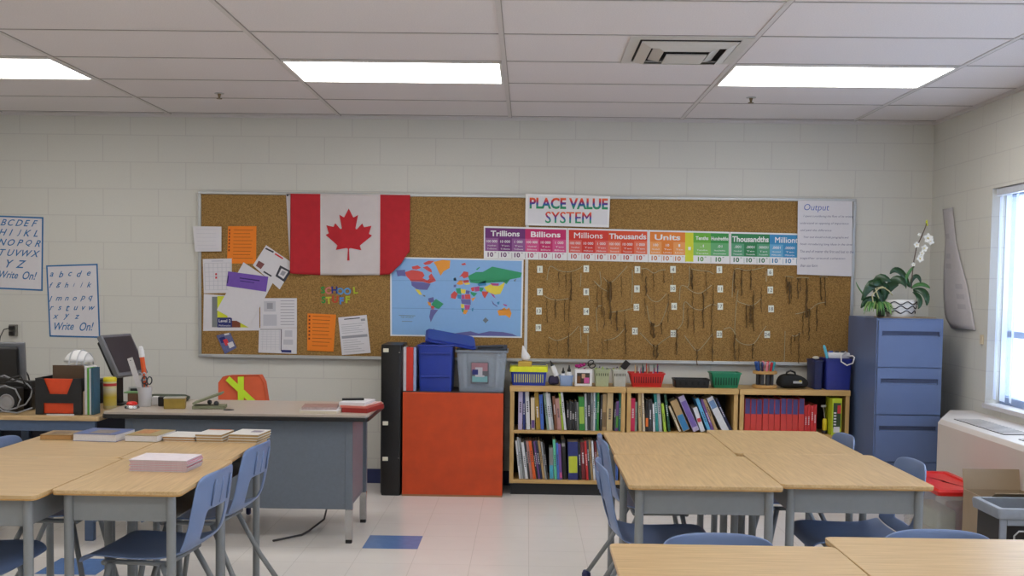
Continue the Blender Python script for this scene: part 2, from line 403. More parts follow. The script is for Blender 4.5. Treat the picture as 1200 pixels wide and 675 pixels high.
def lines(mb, quad, rows, Y, mi, x0=.1, x1=.9, t=.0004, fill=.35, jag=True):
    """rows of print on a sheet given by its four photo corners TL,TR,BR,BL; rows = list of (v, x0, x1, h)"""
    TL, TR, BR, BL = [Vector(q) for q in quad]
    def uv(u, v): return (TL*(1-u)+TR*u)*(1-v)+(BL*(1-u)+BR*u)*v
    for v, a, b, h in rows:
        mb.ppx([tuple(uv(a, v)), tuple(uv(b, v)), tuple(uv(b, v+h)), tuple(uv(a, v+h))], Y, .0004, mi)
def c6(x, y): return (225+x/3.97, 255+y/3.97)
_sc = [0]
def sheet(name, label, cat, quad, mats, Y=None, rows=(), group=None, extra=None, t=.0012):
    _sc[0] += 1; Y = (SY if Y is None else Y)-.00021*_sc[0]
    mb = MB(); mb.ppx(quad, Y, t, 0)
    for ri, r in enumerate(rows): lines(mb, quad, [r[:4]], Y-t-.00006*ri, r[4] if len(r) > 4 else 1)
    if extra: extra(mb, Y-t)
    o = mb.build(name, mats); tag(o, label, cat, group); return o
def txtrows(n, v0=.12, v1=.9, h=.012, a=.1, b=.9, mi=1, seed=1):
    rd = random.Random(seed)
    return [(v0+(v1-v0)*k/max(1, n-1), a, b-rd.random()*.2*(b-a), h, mi) for k in range(n)]
orange = M('orange paper', (232, 128, 32), .8, var=.03); lilac = M('purple paper', (112, 80, 168), .8, var=.05)
redm = M('red ink', (200, 50, 60), .7, var=0); navy = M('navy print', (36, 44, 110), .7, var=0); yel = M('yellow print', (205, 212, 50), .7, var=0)
brnk = M('dark punch mark', (120, 50, 20), .8, var=0); palegrey = M('pale grey print', (186, 186, 194), .8, var=0); midg = M('grey panel print', (120, 125, 125), .8, var=0)
sheet('paper_sheet', 'blank white sheet overlapping the top left edge of the cork board', 'paper', [c6(5, 40), c6(137, 42), c6(137, 157), c6(15, 158)], [white_paper, palegrey], SY-.013, txtrows(6, seed=3, h=.01))
sheet('paper_sheet', 'orange punched sheet pinned high near the left end of the board', 'paper', [c6(168, 40), c6(300, 40), c6(298, 215), c6(163, 213)], [orange, brnk],
      rows=txtrows(9, .1, .85, .01, .2, .9)+[(.08+.09*k, .03, .08, .05) for k in range(7)])
sheet('calendar_page', 'white calendar page with ruled squares at the left end of the board', 'calendar', [c6(50, 193), c6(185, 190), c6(185, 350), c6(55, 352)], [white_paper, palegrey, redm],
      rows=[(.12+.13*k, .05, .95, .012) for k in range(7)]+[(.12, .05+.15*k, .065+.15*k, .79) for k in range(7)]+[(.42, .42, .48, .06, 2), (.52, .42, .48, .06, 2), (.05, .3, .7, .03)])
def lvl(mb, Y):
    for (a, b, c, d), mi in (((93, 368, 118, 510), 2), ((118, 365, 165, 465), 3), ((118, 465, 186, 511), 4), ((186, 480, 225, 511), 5), ((225, 485, 265, 511), 3)):
        mb.ppx([c6(a, b), c6(c, b), c6(c, d), c6(a, d)], Y, .0003, mi)
    mb.tpx('Level 2', *c6(152, 480), 3.6, Y-.0006, 14, mi=0, bold=.02); mb.tpx('Mathematics', *c6(152, 502), 2, Y-.0006, 14, mi=0, bold=.01)
sheet('poster', 'white poster with yellow and blue cover picture reading Level 2', 'poster', [c6(55, 355), c6(313, 375), c6(313, 525), c6(52, 527)], [white_paper, greyink, midg, yel, navy, M('brown print', (120, 60, 40), .7, var=0)], extra=lvl, rows=())
sheet('paper_sheet', 'blank white sheet pinned askew behind the purple strip', 'paper', [c6(240, 208), c6(378, 300), c6(265, 511), c6(115, 430)], [white_paper, palegrey], SY-.0045)
sheet('paper_strip', 'wide purple paper strip with handwriting across a slanted white sheet', 'paper', [c6(168, 250), c6(355, 275), c6(345, 345), c6(160, 318)], [lilac, M('purple writing', (60, 40, 110), .8, var=0)], SY-.006, rows=[(.3, .3, .8, .08), (.5, .32, .68, .05), (.3, .0, .03, .5)])
def nws(mb, Y):
    for q, mi in (([(410, 222), (462, 250), (430, 300), (388, 272)], 1), ([(345, 140), (382, 158), (377, 164), (340, 146)], 1), ([(388, 165), (425, 188), (421, 194), (384, 171)], 4), ([(335, 248), (372, 270), (368, 276), (331, 254)], 1), ([(310, 200), (338, 216), (320, 240), (297, 224)], 3)):
        mb.ppx([c6(*a) for a in q], Y, .0003, mi)
    mb.ppx([c6(*a) for a in [(416, 236), (448, 252), (426, 285), (400, 268)]], Y-.0004, .0003, 0)
    mb.ppx([c6(*a) for a in [(420, 246), (438, 254), (426, 272), (410, 264)]], Y-.0008, .0003, 2)
sheet('newsletter', 'tilted white newsletter with a heavy black framed square', 'newsletter', [c6(345, 128), c6(477, 218), c6(408, 334), c6(283, 222)], [white_paper, ink, greyink, M('brown photo print', (120, 70, 70), .7), redm], SY-.002, extra=nws)
sheet('paper_sheet', 'upper of two stacked printed sheets beside the Level 2 poster', 'paper', [c6(318, 375), c6(488, 375), c6(488, 512), c6(318, 513)], [white_paper, greyink, palegrey], SY-.0015,
      rows=[(.08+.1*k, .55, .93, .02) for k in range(9)]+[(.1, .1, .42, .35, 2), (.55, .08, .45, .38, 2), (.16, .18, .34, .2)])
sheet('paper_sheet', 'lower of two stacked printed sheets, ruled table with dark corner block', 'paper', [c6(312, 513), c6(488, 513), c6(487, 634), c6(309, 628)], [white_paper, greyink, ink, palegrey, navy], SY-.0022,
      rows=[(.05, .03, .6, .02, 2), (.05, .58, .6, .85, 2), (.86, .6, .86, .1, 4)]+[(.15+.1*k, .05, .55, .012, 3) for k in range(7)]+[(.1, .1+.11*k, .108+.11*k, .78, 3) for k in range(5)]+[(.1, .68, .88, .25, 3), (.45, .65, .9, .2, 3)])
sheet('photo_print', 'small glossy blue and red photo print at the lower left board corner', 'photo', [c6(113, 548), c6(178, 535), c6(208, 605), c6(153, 635)], [M('blue photo print', (96, 100, 140), .3, var=.3, scale=90), navy, redm, white_paper], SY-.002,
      rows=[(.15, .1, .5, .3, 1), (.3, .3, .6, .35, 2), (.55, .5, .9, .3, 3), (0, .55, .9, .1, 3)])
def c7(x, y): return (350+x/6.75, 325+y/6.75)
sheet('paper_sheet', 'orange punched sheet pinned low, left of the plain letter', 'paper', [c7(70, 285), c7(297, 295), c7(275, 587), c7(68, 580)], [orange, brnk], SY-.002,
      rows=txtrows(9, .06, .85, .012, .18, .9, seed=5)+[(.05+.1*k, .04, .1, .05) for k in range(7)])
sheet('letter_page', 'white typed letter pinned at an angle under the flag', 'letter', [c7(313, 318), c7(538, 297), c7(570, 597), c7(343, 615)], [white_paper, greyink, ink], SY-.002,
      rows=[(.05, .2, .75, .025, 2), (.09, .78, .93, .06, 1), (.5, .05, .95, .07, 1)]+[(.2+.055*k, .08, .9-.1*(k % 3), .01) for k in range(5)]+[(.62+.06*k, .08, .6+.1*(k % 3), .01) for k in range(6)])
# cut-out letters
LC = {'green': (40, 140, 60), 'pink': (205, 120, 110), 'navy blue': (40, 50, 130), 'light blue': (90, 150, 200), 'yellow-green': (170, 185, 40), 'yellow': (190, 190, 50), 'red': (190, 70, 40), 'blue': (70, 130, 200)}
for ch, cx, cy, cn, word, pos in (('S', 192, 100, 'green', 'SCHOOL', 'first'), ('C', 234, 104, 'pink', 'SCHOOL', 'second'), ('H', 283, 100, 'navy blue', 'SCHOOL', 'third'), ('O', 328, 110, 'light blue', 'SCHOOL', 'fourth'),
                                  ('O', 385, 110, 'light blue', 'SCHOOL', 'fifth'), ('L', 450, 102, 'yellow-green', 'SCHOOL', 'sixth'),
                                  ('S', 197, 178, 'green', 'STUFF', 'first'), ('T', 238, 182, 'yellow', 'STUFF', 'second'), ('U', 288, 174, 'red', 'STUFF', 'third'), ('F', 340, 186, 'blue', 'STUFF', 'fourth'), ('F', 388, 176, 'yellow-green', 'STUFF', 'fifth')):
    mb = MB(); P = c7(cx, cy)
    for dy in (0, .0015): mb.tpx(ch, P[0], P[1], 8.2, SY-.0005-dy, bold=.035, rot=R(random.uniform(-8, 8)), mi=0)
    o = mb.build('letter_cutout', M('letter '+cn, LC[cn], .7, var=.02)); tag(o, '%s paper letter %s, %s letter of the word %s on the cork' % (cn, ch, pos, word), 'letter', 'cut-out letters on the cork')
# ------------------------------------------------------------------ flag
fx0, fx1 = at(341, 226, SY).x, at(481, 226, SY).x; fz = BZ1-.012; fb = at(400, 322.5, SY).z
wx0, wx1 = at(375, 270, SY).x, at(445.5, 270, SY).x
def fold(x, z):
    u = (x-fx0)/(fx1-fx0); v = (fz-z)/(fz-fb)
    return -.017 - .013*v*math.sin(u*15+v*1.2) - .004*math.sin(u*31+1) * v - .012*max(0, u-.8)*5*v
def flagedge(u):       # lower hem in photo rows
    for (a, p), (b, q) in zip(((0, 320), (.03, 321), (.25, 322.5), (.74, 322.5), (.84, 321.5), (.93, 309), (.985, 297), (1, 296)), ((.03, 321), (.25, 322.5), (.74, 322.5), (.84, 321.5), (.93, 309), (.985, 297), (1, 296))):
        if a <= u <= b: return p+(q-p)*(u-a)/(b-a)
    return 296
mb = MB(); NX, NZ = 84, 30
grid = []
for j in range(NZ+1):
    row = []
    for i in range(NX+1):
        u = i/NX
        x = fx0+(fx1-fx0)*u; zb = at(341+140*u, flagedge(u), SY).z
        z = fz+(zb-fz)*j/NZ; row.append(mb.bm.verts.new((x, BY+fold(x, z), z)))
    grid.append(row)
for j in range(NZ):
    for i in range(NX):
        xm = (grid[j][i].co.x+grid[j][i+1].co.x)/2
        f_ = mb.bm.faces.new((grid[j][i], grid[j][i+1], grid[j+1][i+1], grid[j+1][i])); f_.material_index = 1 if wx0 < xm < wx1 else 0
mfred = M('red flag cloth', (180, 28, 40), .8, var=.08, scale=20); mfw = M('white flag cloth', (202, 194, 194), .8, var=.03, scale=20)
t = thing('national_flag', 'Canadian flag with a red maple leaf pinned to the cork board', 'flag', (0, 0, 0))
o = mb.build('flag_cloth', [mfred, mfw], t, smooth=True)
sol = o.modifiers.new('s', 'SOLIDIFY'); sol.thickness = .0015; sol.offset = 1
half = [(-90, 2030), (-45, 1167), (-60, 1110), (-156, 1069), (-1015, 1220), (-899, 900), (-905, 850), (-1860, 65), (-1648, -34), (-1610, -80), (-1800, -685), (-1258, -570), (-1200, -590), (-1080, -855), (-657, -401), (-560, -420), (-546, -500), (-750, -1510), (-423, -1321), (-350, -1330), (0, -2000)]
pts = half + [(-x, y) for x, y in half[-2::-1]]
lc = at(409.2, 275, SY); lw = at(436.5, 275, SY).x-at(382, 275, SY).x; lh = at(409, 244.6, SY).z-at(409, 305.5, SY).z
mb = MB(); vs = [mb.bm.verts.new((lc.x+x/3720*lw, 0, lc.z+.0-(y-15)/4030*lh)) for x, y in pts]
mb.bm.faces.new(vs); 
for q_ in range(1, 40):
    for co, no in (((lc.x-lw/2+lw*q_/40, 0, 0), (1, 0, 0)), ((0, 0, lc.z-lh/2+lh*q_/40), (0, 0, 1))):
        bmesh.ops.bisect_plane(mb.bm, geom=mb.bm.verts[:]+mb.bm.edges[:]+mb.bm.faces[:], plane_co=co, plane_no=no)
bmesh.ops.triangulate(mb.bm, faces=mb.bm.faces[:])
for v in mb.bm.verts: v.co.y = BY+fold(v.co.x, v.co.z)-.005
mb.build('maple_leaf', mfred, t)
mb = MB(); a = at(335.5, 227, SY); b = at(337.5, 300, SY); mb.prism([(a.x, fz), (fx0+.002, fz), (fx0+.002, at(341, 318, SY).z), (b.x+.012, b.z)], BY-.010, BY-.006); mb.build('white_hem', mfw, t)
mb = MB(); mb.lathe([(.001, 0), (.007, .001), (.007, .003)], seg=10, T=Matrix.Translation((a.x+.012, BY-.011, fz-.012)) @ Matrix.Rotation(R(90), 4, 'X')); mb.build('push_pin', black, t)
# ------------------------------------------------------------------ world map
def cm(x, y): return (450+x/6.308, 295+y/6.308)
mapc = {'o': (228, 150, 50), 'r': (206, 76, 72), 'p': (98, 98, 158), 'y': (226, 208, 74), 'g': (44, 150, 104), 'b': (50, 130, 180), 'm': (176, 70, 130), 'k': (110, 120, 130), 'f': (110, 150, 200)}
mk = list(mapc)
mats = [M('map border white', (225, 228, 232), .5, var=.01), M('map ocean blue', (132, 176, 224), .45, var=.02)] + [M('map ink '+k, mapc[k], .5, var=.02) for k in mk]
mb = MB(); mb.ppx([cm(45, 38), cm(1032, 58), cm(1020, 637), cm(47, 622)], SY-.001, .0015, 0)
mb.ppx([cm(57, 48), cm(1020, 68), cm(1010, 627), cm(58, 612)], SY-.0025, .0004, 1)
land = [('o', [(365, 75), (430, 60), (490, 65), (485, 120), (440, 145), (418, 178), (400, 140), (385, 105)]),
 ('r', [(155, 150), (205, 135), (250, 140), (285, 150), (300, 175), (285, 195), (320, 212), (335, 200), (330, 180), (350, 160), (385, 215), (335, 235), (290, 222), (200, 218), (165, 180)]),
 ('r', [(205, 110), (250, 100), (275, 120), (240, 132), (210, 128)]), ('r', [(290, 85), (330, 66), (372, 68), (340, 92), (305, 98)]), ('r', [(285, 115), (320, 105), (350, 130), (355, 155), (330, 145)]),
 ('p', [(90, 138), (155, 133), (162, 182), (130, 178), (100, 182)]), ('p', [(200, 220), (290, 225), (345, 238), (320, 282), (270, 280), (240, 275), (205, 250)]),
 ('y', [(228, 275), (262, 283), (282, 318), (262, 318)]), ('k', [(285, 318), (305, 322), (305, 334), (290, 328)]),
 ('p', [(325, 345), (365, 335), (372, 368), (335, 380)]), ('g', [(368, 362), (385, 350), (440, 385), (405, 425), (375, 412), (350, 390)]), ('o', [(320, 368), (345, 375), (350, 405), (330, 395)]),
 ('r', [(345, 400), (375, 400), (368, 428), (350, 425)]), ('p', [(345, 427), (400, 430), (370, 470), (345, 522), (335, 480)]),
 ('g', [(620, 180), (680, 150), (730, 150), (800, 110), (860, 122), (1020, 155), (1010, 190), (930, 205), (905, 240), (880, 222), (780, 230), (690, 235), (640, 228)]),
 ('r', [(555, 190), (590, 145), (622, 150), (625, 185), (590, 197), (575, 180)]), ('o', [(535, 238), (560, 210), (582, 212), (585, 240), (560, 246)]), ('r', [(583, 212), (625, 208), (628, 226), (590, 232)]), ('y', [(590, 233), (630, 228), (638, 240), (600, 245)]),
 ('p', [(515, 245), (535, 243), (532, 262), (515, 262)]), ('b', [(510, 200), (525, 192), (537, 212), (515, 215)]), ('b', [(690, 238), (750, 214), (757, 248), (700, 254)]),
 ('y', [(740, 262), (790, 240), (810, 252), (850, 253), (895, 223), (885, 260), (860, 312), (820, 317), (760, 296)]), ('m', [(785, 232), (850, 235), (845, 251), (800, 250)]),
 ('r', [(722, 292), (775, 295), (745, 347), (728, 318)]), ('m', [(785, 305), (810, 318), (828, 347), (805, 330)]), ('r', [(640, 268), (665, 260), (670, 290), (650, 292)]), ('m', [(666, 262), (705, 255), (705, 290), (675, 295)]), ('g', [(706, 262), (738, 268), (722, 298), (706, 290)]),
 ('g', [(638, 295), (690, 307), (665, 332), (645, 315)]), ('r', [(495, 315), (520, 290), (545, 310), (528, 350), (495, 342)]), ('g', [(530, 272), (565, 268), (572, 315), (540, 308)]), ('y', [(566, 275), (605, 280), (600, 310), (572, 306)]),
 ('p', [(606, 285), (635, 290), (630, 314), (605, 310)]), ('r', [(596, 315), (635, 315), (642, 350), (600, 350)]), ('b', [(540, 316), (572, 318), (570, 350), (545, 345)]), ('m', [(573, 318), (594, 318), (598, 350), (573, 350)]), ('o', [(645, 345), (678, 336), (655, 368)]),
 ('p', [(568, 352), (640, 352), (642, 392), (575, 384)]), ('y', [(568, 386), (593, 388), (592, 417), (570, 415)]), ('m', [(594, 392), (638, 394), (630, 428), (600, 430)]), ('g', [(572, 418), (590, 420), (588, 448), (578, 445)]), ('o', [(590, 428), (622, 432), (605, 462), (585, 458)]), ('b', [(648, 420), (662, 413), (658, 440), (650, 438)]),
 ('o', [(838, 435), (870, 425), (890, 413), (905, 427), (925, 413), (943, 455), (930, 492), (900, 470), (850, 472)]), ('p', [(795, 358), (815, 385), (840, 402), (836, 408), (805, 388)]), ('b', [(835, 372), (855, 368), (850, 390), (838, 388)]), ('m', [(880, 385), (912, 395), (905, 404), (885, 396)]),
 ('p', [(490, 613), (540, 600), (640, 588), (700, 605), (780, 588), (880, 594), (950, 608), (985, 624), (490, 618)]), ('p', [(345, 608), (352, 580), (372, 565), (366, 600)]), ('k', [(750, 485), (773, 506), (750, 529), (730, 506)]), ('r', [(570, 90), (600, 82), (606, 98), (580, 100)]), ('g', [(680, 130), (705, 112), (708, 118), (688, 136)]), ('k', [(955, 215), (978, 198), (970, 222)]), ('k', [(515, 195), (530, 190), (538, 210), (520, 216)]),
 ('f', [(60, 211), (1012, 214), (1012, 217), (60, 214)]), ('f', [(60, 414), (1012, 428), (1012, 432), (60, 418)]), ('k', [(110, 468), (232, 472), (232, 476), (110, 472)]), ('k', [(132, 512), (210, 514), (210, 518), (132, 516)])]
for k, q in land: mb.ppx([cm(*a) for a in q], SY-.0029, .0003, 2+mk.index(k))
mb.tpx('THE WORLD', *cm(170, 484), 2.2, SY-.0034, 15, mi=2+mk.index('k'))
o = mb.build('world_map', mats); tag(o, 'blue world map poster with coloured countries on the cork board', 'map')
# ------------------------------------------------------------------ place value sign and chart
def ramp(name, stops):
    m = bpy.data.materials.new(name); m.use_nodes = True; nt = m.node_tree; p = nt.nodes['Principled BSDF']
    tc = nt.nodes.new('ShaderNodeTexCoord'); sp = nt.nodes.new('ShaderNodeSeparateXYZ'); cr = nt.nodes.new('ShaderNodeValToRGB')
    nt.links.new(tc.outputs['Generated'], sp.inputs[0]); nt.links.new(sp.outputs['Z'], cr.inputs[0]); nt.links.new(cr.outputs[0], p.inputs['Base Color'])
    e = cr.color_ramp.elements
    e[0].position, e[0].color = stops[0][0], lin(stops[0][1]); e[1].position, e[1].color = stops[-1][0], lin(stops[-1][1])
    for a, c in stops[1:-1]:
        q = e.new(a); q.color = lin(c)
    return m
mrb = ramp('rainbow print', [(0, (40, 150, 70)), (.3, (30, 130, 130)), (.45, (40, 60, 160)), (.62, (150, 40, 90)), (.78, (215, 50, 40)), (1, (225, 120, 60))])
t = thing('classroom_sign', 'white sign with rainbow lettering PLACE VALUE SYSTEM', 'sign', (0, 0, 0))
mb = MB(); mb.ppx([(616, 227), (715, 230), (713.5, 266.5), (615.5, 264)], SY-.0115, .003, 0); mb.ppx([(619, 229.5), (712.5, 232), (711.5, 263.5), (618.5, 261.5)], SY-.0145, .0004, 1); mb.build('sign_board', [white_plas, M('sign face', (218, 218, 222), .25, var=.01)], t)
mb = MB(); mb.tpx('PLACE VALUE', 666.5, 238.5, 13, SY-.016, 91, bold=.035); mb.build('lettering', mrb, t)
mb = MB(); mb.tpx('SYSTEM', 666, 255, 13, SY-.016, 53, bold=.035); mb.build('lettering', mrb, t)
def cy0(x): return 265+(x-567)*.0235
def cy1(x): return 303+(x-567)*.0215
def crow(x, v): return cy0(x)+(cy1(x)-cy0(x))*v
SECT = [
 ('Trillions and Billions', 567, 664.7, [(568.5, 615.5, 'Trillions', (104, 34, 110), 3, ('100 000', '10 000', '1 000')), (615.5, 663.5, 'Billions', (190, 30, 100), 3, ('100 000', '10 000', '1 000'))]),
 ('Millions and Thousands', 665.2, 759.6, [(666.5, 712.5, 'Millions', (206, 48, 36), 3, ('100 000', '10 000', '1 000')), (712.5, 758.5, 'Thousands', (212, 70, 30), 3, ('100 000', '10 000', '1 000'))]),
 ('Units and Tenths', 760, 855, [(761.5, 803, 'Units', (220, 124, 36), 3, ('100', '10', '1')), (803, 812.5, '.', (206, 210, 40), 1, ('.',)), (812.5, 833, 'Tenths', (96, 168, 46), 1, ('.1',)), (833, 854, 'Hundredths', (44, 140, 62), 1, ('.01',))]),
 ('Thousandths and Millionths', 855.6, 951, [(857, 902, 'Thousandths', (26, 120, 66), 3, ('.001', '.0001', '.00001')), (902, 949, 'Millionths', (44, 132, 182), 3, ('.0001', '.00001', '.000001'))])]
for nm, x0, x1, secs in SECT:
    mb = MB(); Yc = SY-.0045; mats = [white_plas]
    mb.ppx([(x0, cy0(x0)), (x1, cy0(x1)), (x1, cy1(x1)), (x0, cy1(x0))], Yc, .0015, 0)
    for a, b, word, rgb, n, nums in secs:
        mats += [M('chart '+word, rgb, .3, var=.01), M('chart light '+word, tuple(int(v+(255-v)*.22) for v in rgb), .3, var=.01), M('chart dark '+word, tuple(int(v*.85) for v in rgb), .3, var=.01)]
        mi = len(mats)-3; full = word == '.'
        mb.ppx([(a, crow(a, .05)), (b, crow(b, .05)), (b, crow(b, .36)), (a, crow(a, .36))], Yc-.0015, .0004, mi)
        wd = (b-a)*(.72 if word not in ('Thousands', 'Thousandths', 'Hundredths') else .94)
        if word != '.': mb.tpx(word, (a+b)/2, crow((a+b)/2, .215), 6.6 if word not in ('Tenths', 'Hundredths') else 4.2, Yc-.0022, wd, mi=0, bold=.025)
        else: mb.ppx([(a+3.5, crow(a, .5)), (a+6.5, crow(a, .5)), (a+6.5, crow(a, .6)), (a+3.5, crow(a, .6))], Yc-.0022, .0002, 0)
        for k in range(n):
            p, q = a+(b-a)*k/n, a+(b-a)*(k+1)/n
            mb.ppx([(p, crow(p, .36)), (q, crow(q, .36)), (q, crow(q, .76 if not full else .96)), (p, crow(p, .76 if not full else .96))], Yc-.0015, .0004, mi+(1 if k % 3 != 1 else 0) if n > 1 else mi+1 if not full else mi)
            if full: continue
            c = (p+q)/2
            mb.tpx(nums[k], c, crow(c, .46), 3.0, Yc-.0022, min(13, (q-p)*.8, 1.9*len(nums[k])), mi=0, bold=.01)
            mb.tpx('Hundred' if k % 3 == 0 and n > 1 else word if n == 1 else 'Ten', c, crow(c, .59), 1.7, Yc-.0022, (q-p)*.6, mi=0)
            mb.tpx(word, c, crow(c, .69), 1.7, Yc-.0022, (q-p)*.7, mi=0)
            mb.tpx('10', c-1.6, crow(c, .87), 5.4, Yc-.0018, 6.6, mi=mi+2, bold=.03); mb.tpx('n' if False else '*', c+4, crow(c, .82), 2.2, Yc-.0018, 2.6, mi=mi+2, bold=.03)
            if k < n-1 or b < x1-3: mb.ppx([(q-.2, crow(q, .8)), (q+.2, crow(q, .8)), (q+.2, crow(q, .97)), (q-.2, crow(q, .97))], Yc-.0015, .0003, mi+2)
    o = mb.build('place_value_strip', mats); tag(o, 'place value chart section headed %s' % nm, 'chart', 'place value chart sections')
# Output sheet
def outp(mb, Y):
    mb.tpx('Output', 957, 244, 9.5, Y-.0006, 29, mi=1, bold=-.005, shear=.15)
    rows = ['I spent considering the flow of its writing', 'understand an opposing of importance', 'and paid the difference', 'Your text should include paragraphs and', 'finish introducing long ideas in the time', 'The end of matter the first and last to the', 'together around cohesion', 'than use form']
    for k, tx in enumerate(rows):
        w_ = [58, 56, 36, 52, 60, 62, 52, 20][k]; x = 938+(4 if k in (0, 3) else 0)
        mb.tpx(tx, x+w_/2, 253.5+8.2*k+.3, 3.2, Y-.0006, w_, mi=2, shear=.2, bold=-.004)
sheet('handwritten_poster', 'white handwritten poster headed Output at the right end of the board', 'poster', [(935, 235), (999.3, 236), (998, 324), (934, 321.5)], [white_paper, M('blue heading', (60, 90, 170), .7, var=0), M('thin writing', (78, 82, 120), .8, var=0)], SY-.012, extra=outp)
# number cards
rows4 = [[(632.7, 315.6), (687, 315), (747, 316), (788.7, 315.8), (843, 316), (902.7, 319)], [(632.7, 342), (687, 342), (746.4, 338.5), (788.7, 338), (844, 338.5), (902.7, 339.8)],
         [(631.5, 364.5), (687, 365), (745.8, 360), (790, 359), (844, 359), (903.6, 361.9)], [(631, 384), (687, 386), (744, 388), (789, 391), (843, 391.7), (899, 392)]]
k = 0; mcard = M('number card', (222, 226, 214), .7, var=.01)
for r_, row in enumerate(rows4):
    for cidx, (x, y) in enumerate(row):
        k += 1; mb = MB(); mb.ppx([(x-3.2, y-4), (x+3.2, y-4), (x+3.2, y+4), (x-3.2, y+4)], SY, .0012, 0); mb.tpx(str(k), x, y, 4.2, SY-.0018, mi=1)
        o = mb.build('number_card', [mcard, ink]); tag(o, 'small white card numbered %d pinned on the cork board' % k, 'card', 'numbered cards on the cork')
# knotted string swags
SW = [
 ([(641, 328), (643, 316), (646, 312), (655, 317), (667, 318.5), (678, 315), (682, 312)], [(655, 318, 336, 1), (663, 318, 342, 1), (669, 319, 352, 2)]),
 ([(637, 346), (644, 350), (654, 351.5), (666, 350)], [(641, 350, 378, 1), (651, 351, 372, 2), (662, 351, 376, 1), (667, 350, 384, 1)]),
 ([(643, 395), (652, 399), (662, 396), (670, 391), (678, 382)], [(643, 397, 416, 1), (653, 399, 417, 1), (666, 390, 418, 2)]),
 ([(681, 320), (680, 336)], []), ([(690, 346), (691, 352)], []), ([(689, 392), (689, 417)], []), ([(680, 383), (681, 402)], []),
 ([(703, 318), (704, 335), (696, 329), (704, 337), (713, 342)], [(700, 335, 362, 1), (705, 340, 372, 1)]),
 ([(707, 325), (713, 331), (719, 329), (727, 321), (735, 312)], [(712, 328, 352, 2), (715, 330, 374, 3), (728, 324, 348, 1)]),
 ([(700, 388), (699, 362), (706, 358)], [(708, 360, 385, 1)]), ([(714, 366), (724, 365), (734, 363), (742, 361)], [(716, 364, 380, 1), (723, 364, 388, 2), (732, 363, 384, 1)]),
 ([(708, 399), (718, 397), (725, 393), (732, 385)], [(706, 397, 418, 1), (712, 398, 412, 1), (733, 380, 415, 2)]),
 ([(741, 316), (741, 334), (740, 356)], []), ([(751, 315), (758, 315), (766, 320), (773, 317), (780, 316)], [(753, 316, 330, 1), (757, 324, 346, 2), (766, 320, 343, 1), (778, 317, 332, 1)]),
 ([(758, 345), (764, 352), (772, 353), (781, 344)], [(756, 349, 370, 1), (767, 354, 372, 1), (783, 345, 378, 1)]),
 ([(758, 358), (762, 378), (770, 382), (776, 375), (783, 355)], [(763, 377, 392, 2), (766, 379, 396, 3), (775, 378, 392, 2)]),
 ([(750, 390), (757, 397), (767, 406), (776, 400), (785, 394)], [(766, 404, 418, 2), (770, 404, 420, 3), (793, 386, 416, 2)]), ([(788, 320), (788, 334)], []),
 ([(808, 312), (808, 326), (806, 336), (798, 335), (796, 352)], []), ([(810, 315), (820, 317), (830, 318), (836, 321)], [(811, 316, 339, 3), (828, 318, 347, 1)]),
 ([(803, 335), (812, 342), (822, 343), (834, 334)], [(812, 342, 362, 1), (824, 343, 384, 2), (836, 334, 360, 1)]),
 ([(793, 387), (800, 377), (802, 354), (812, 361), (822, 363), (833, 357), (841, 358)], [(806, 360, 385, 1), (813, 362, 392, 1), (834, 356, 390, 1)]),
 ([(802, 393), (810, 404), (817, 411), (825, 404), (835, 391)], [(817, 409, 428, 2), (835, 390, 424, 2)]),
 ([(858, 348), (859, 328), (862, 315), (875, 317), (888, 315), (896, 313)], [(861, 316, 343, 2), (869, 316, 347, 2), (880, 316, 340, 2)]),
 ([(848, 386), (856, 384), (862, 392)], []), ([(898, 318), (898, 330)], []),
 ([(865, 340), (864, 352), (872, 356), (882, 358), (892, 350)], [(875, 357, 384, 2), (879, 358, 378, 3), (883, 340, 388, 2), (892, 337, 366, 1)]),
 ([(863, 352), (861, 390), (865, 400), (875, 404), (884, 402), (892, 390), (898, 382)], [(861, 392, 422, 2), (866, 402, 424, 1), (882, 403, 420, 2)]),
 ([(920, 324), (925, 324), (930, 325)], [(922, 324, 344, 2), (925, 330, 356, 3), (927, 325, 350, 1)]),
 ([(933, 326), (940, 325), (948, 326)], [(935, 326, 350, 2), (938, 326, 342, 1), (945, 326, 372, 3)]),
 ([(932, 368), (941, 366), (950, 362), (958, 356), (968, 354)], [(941, 366, 392, 1), (948, 362, 399, 2), (957, 358, 388, 2)]), ([(960, 325), (964, 324), (970, 325)], [(962, 325, 352, 2), (967, 325, 358, 2)]),
 ([(919, 424), (920, 388)], []), ([(928, 393), (932, 394), (938, 390)], [(931, 393, 400, 2), (936, 390, 426, 2), (927, 394, 415, 1)])]
mstr = M('white string', (176, 168, 136), .8, var=.03); myarn = M('dark brown yarn', (92, 70, 40), .9, var=.15)
colname = [(645, 'first'), (700, 'second'), (760, 'third'), (805, 'fourth'), (860, 'fifth'), (915, 'sixth')]
used = {}
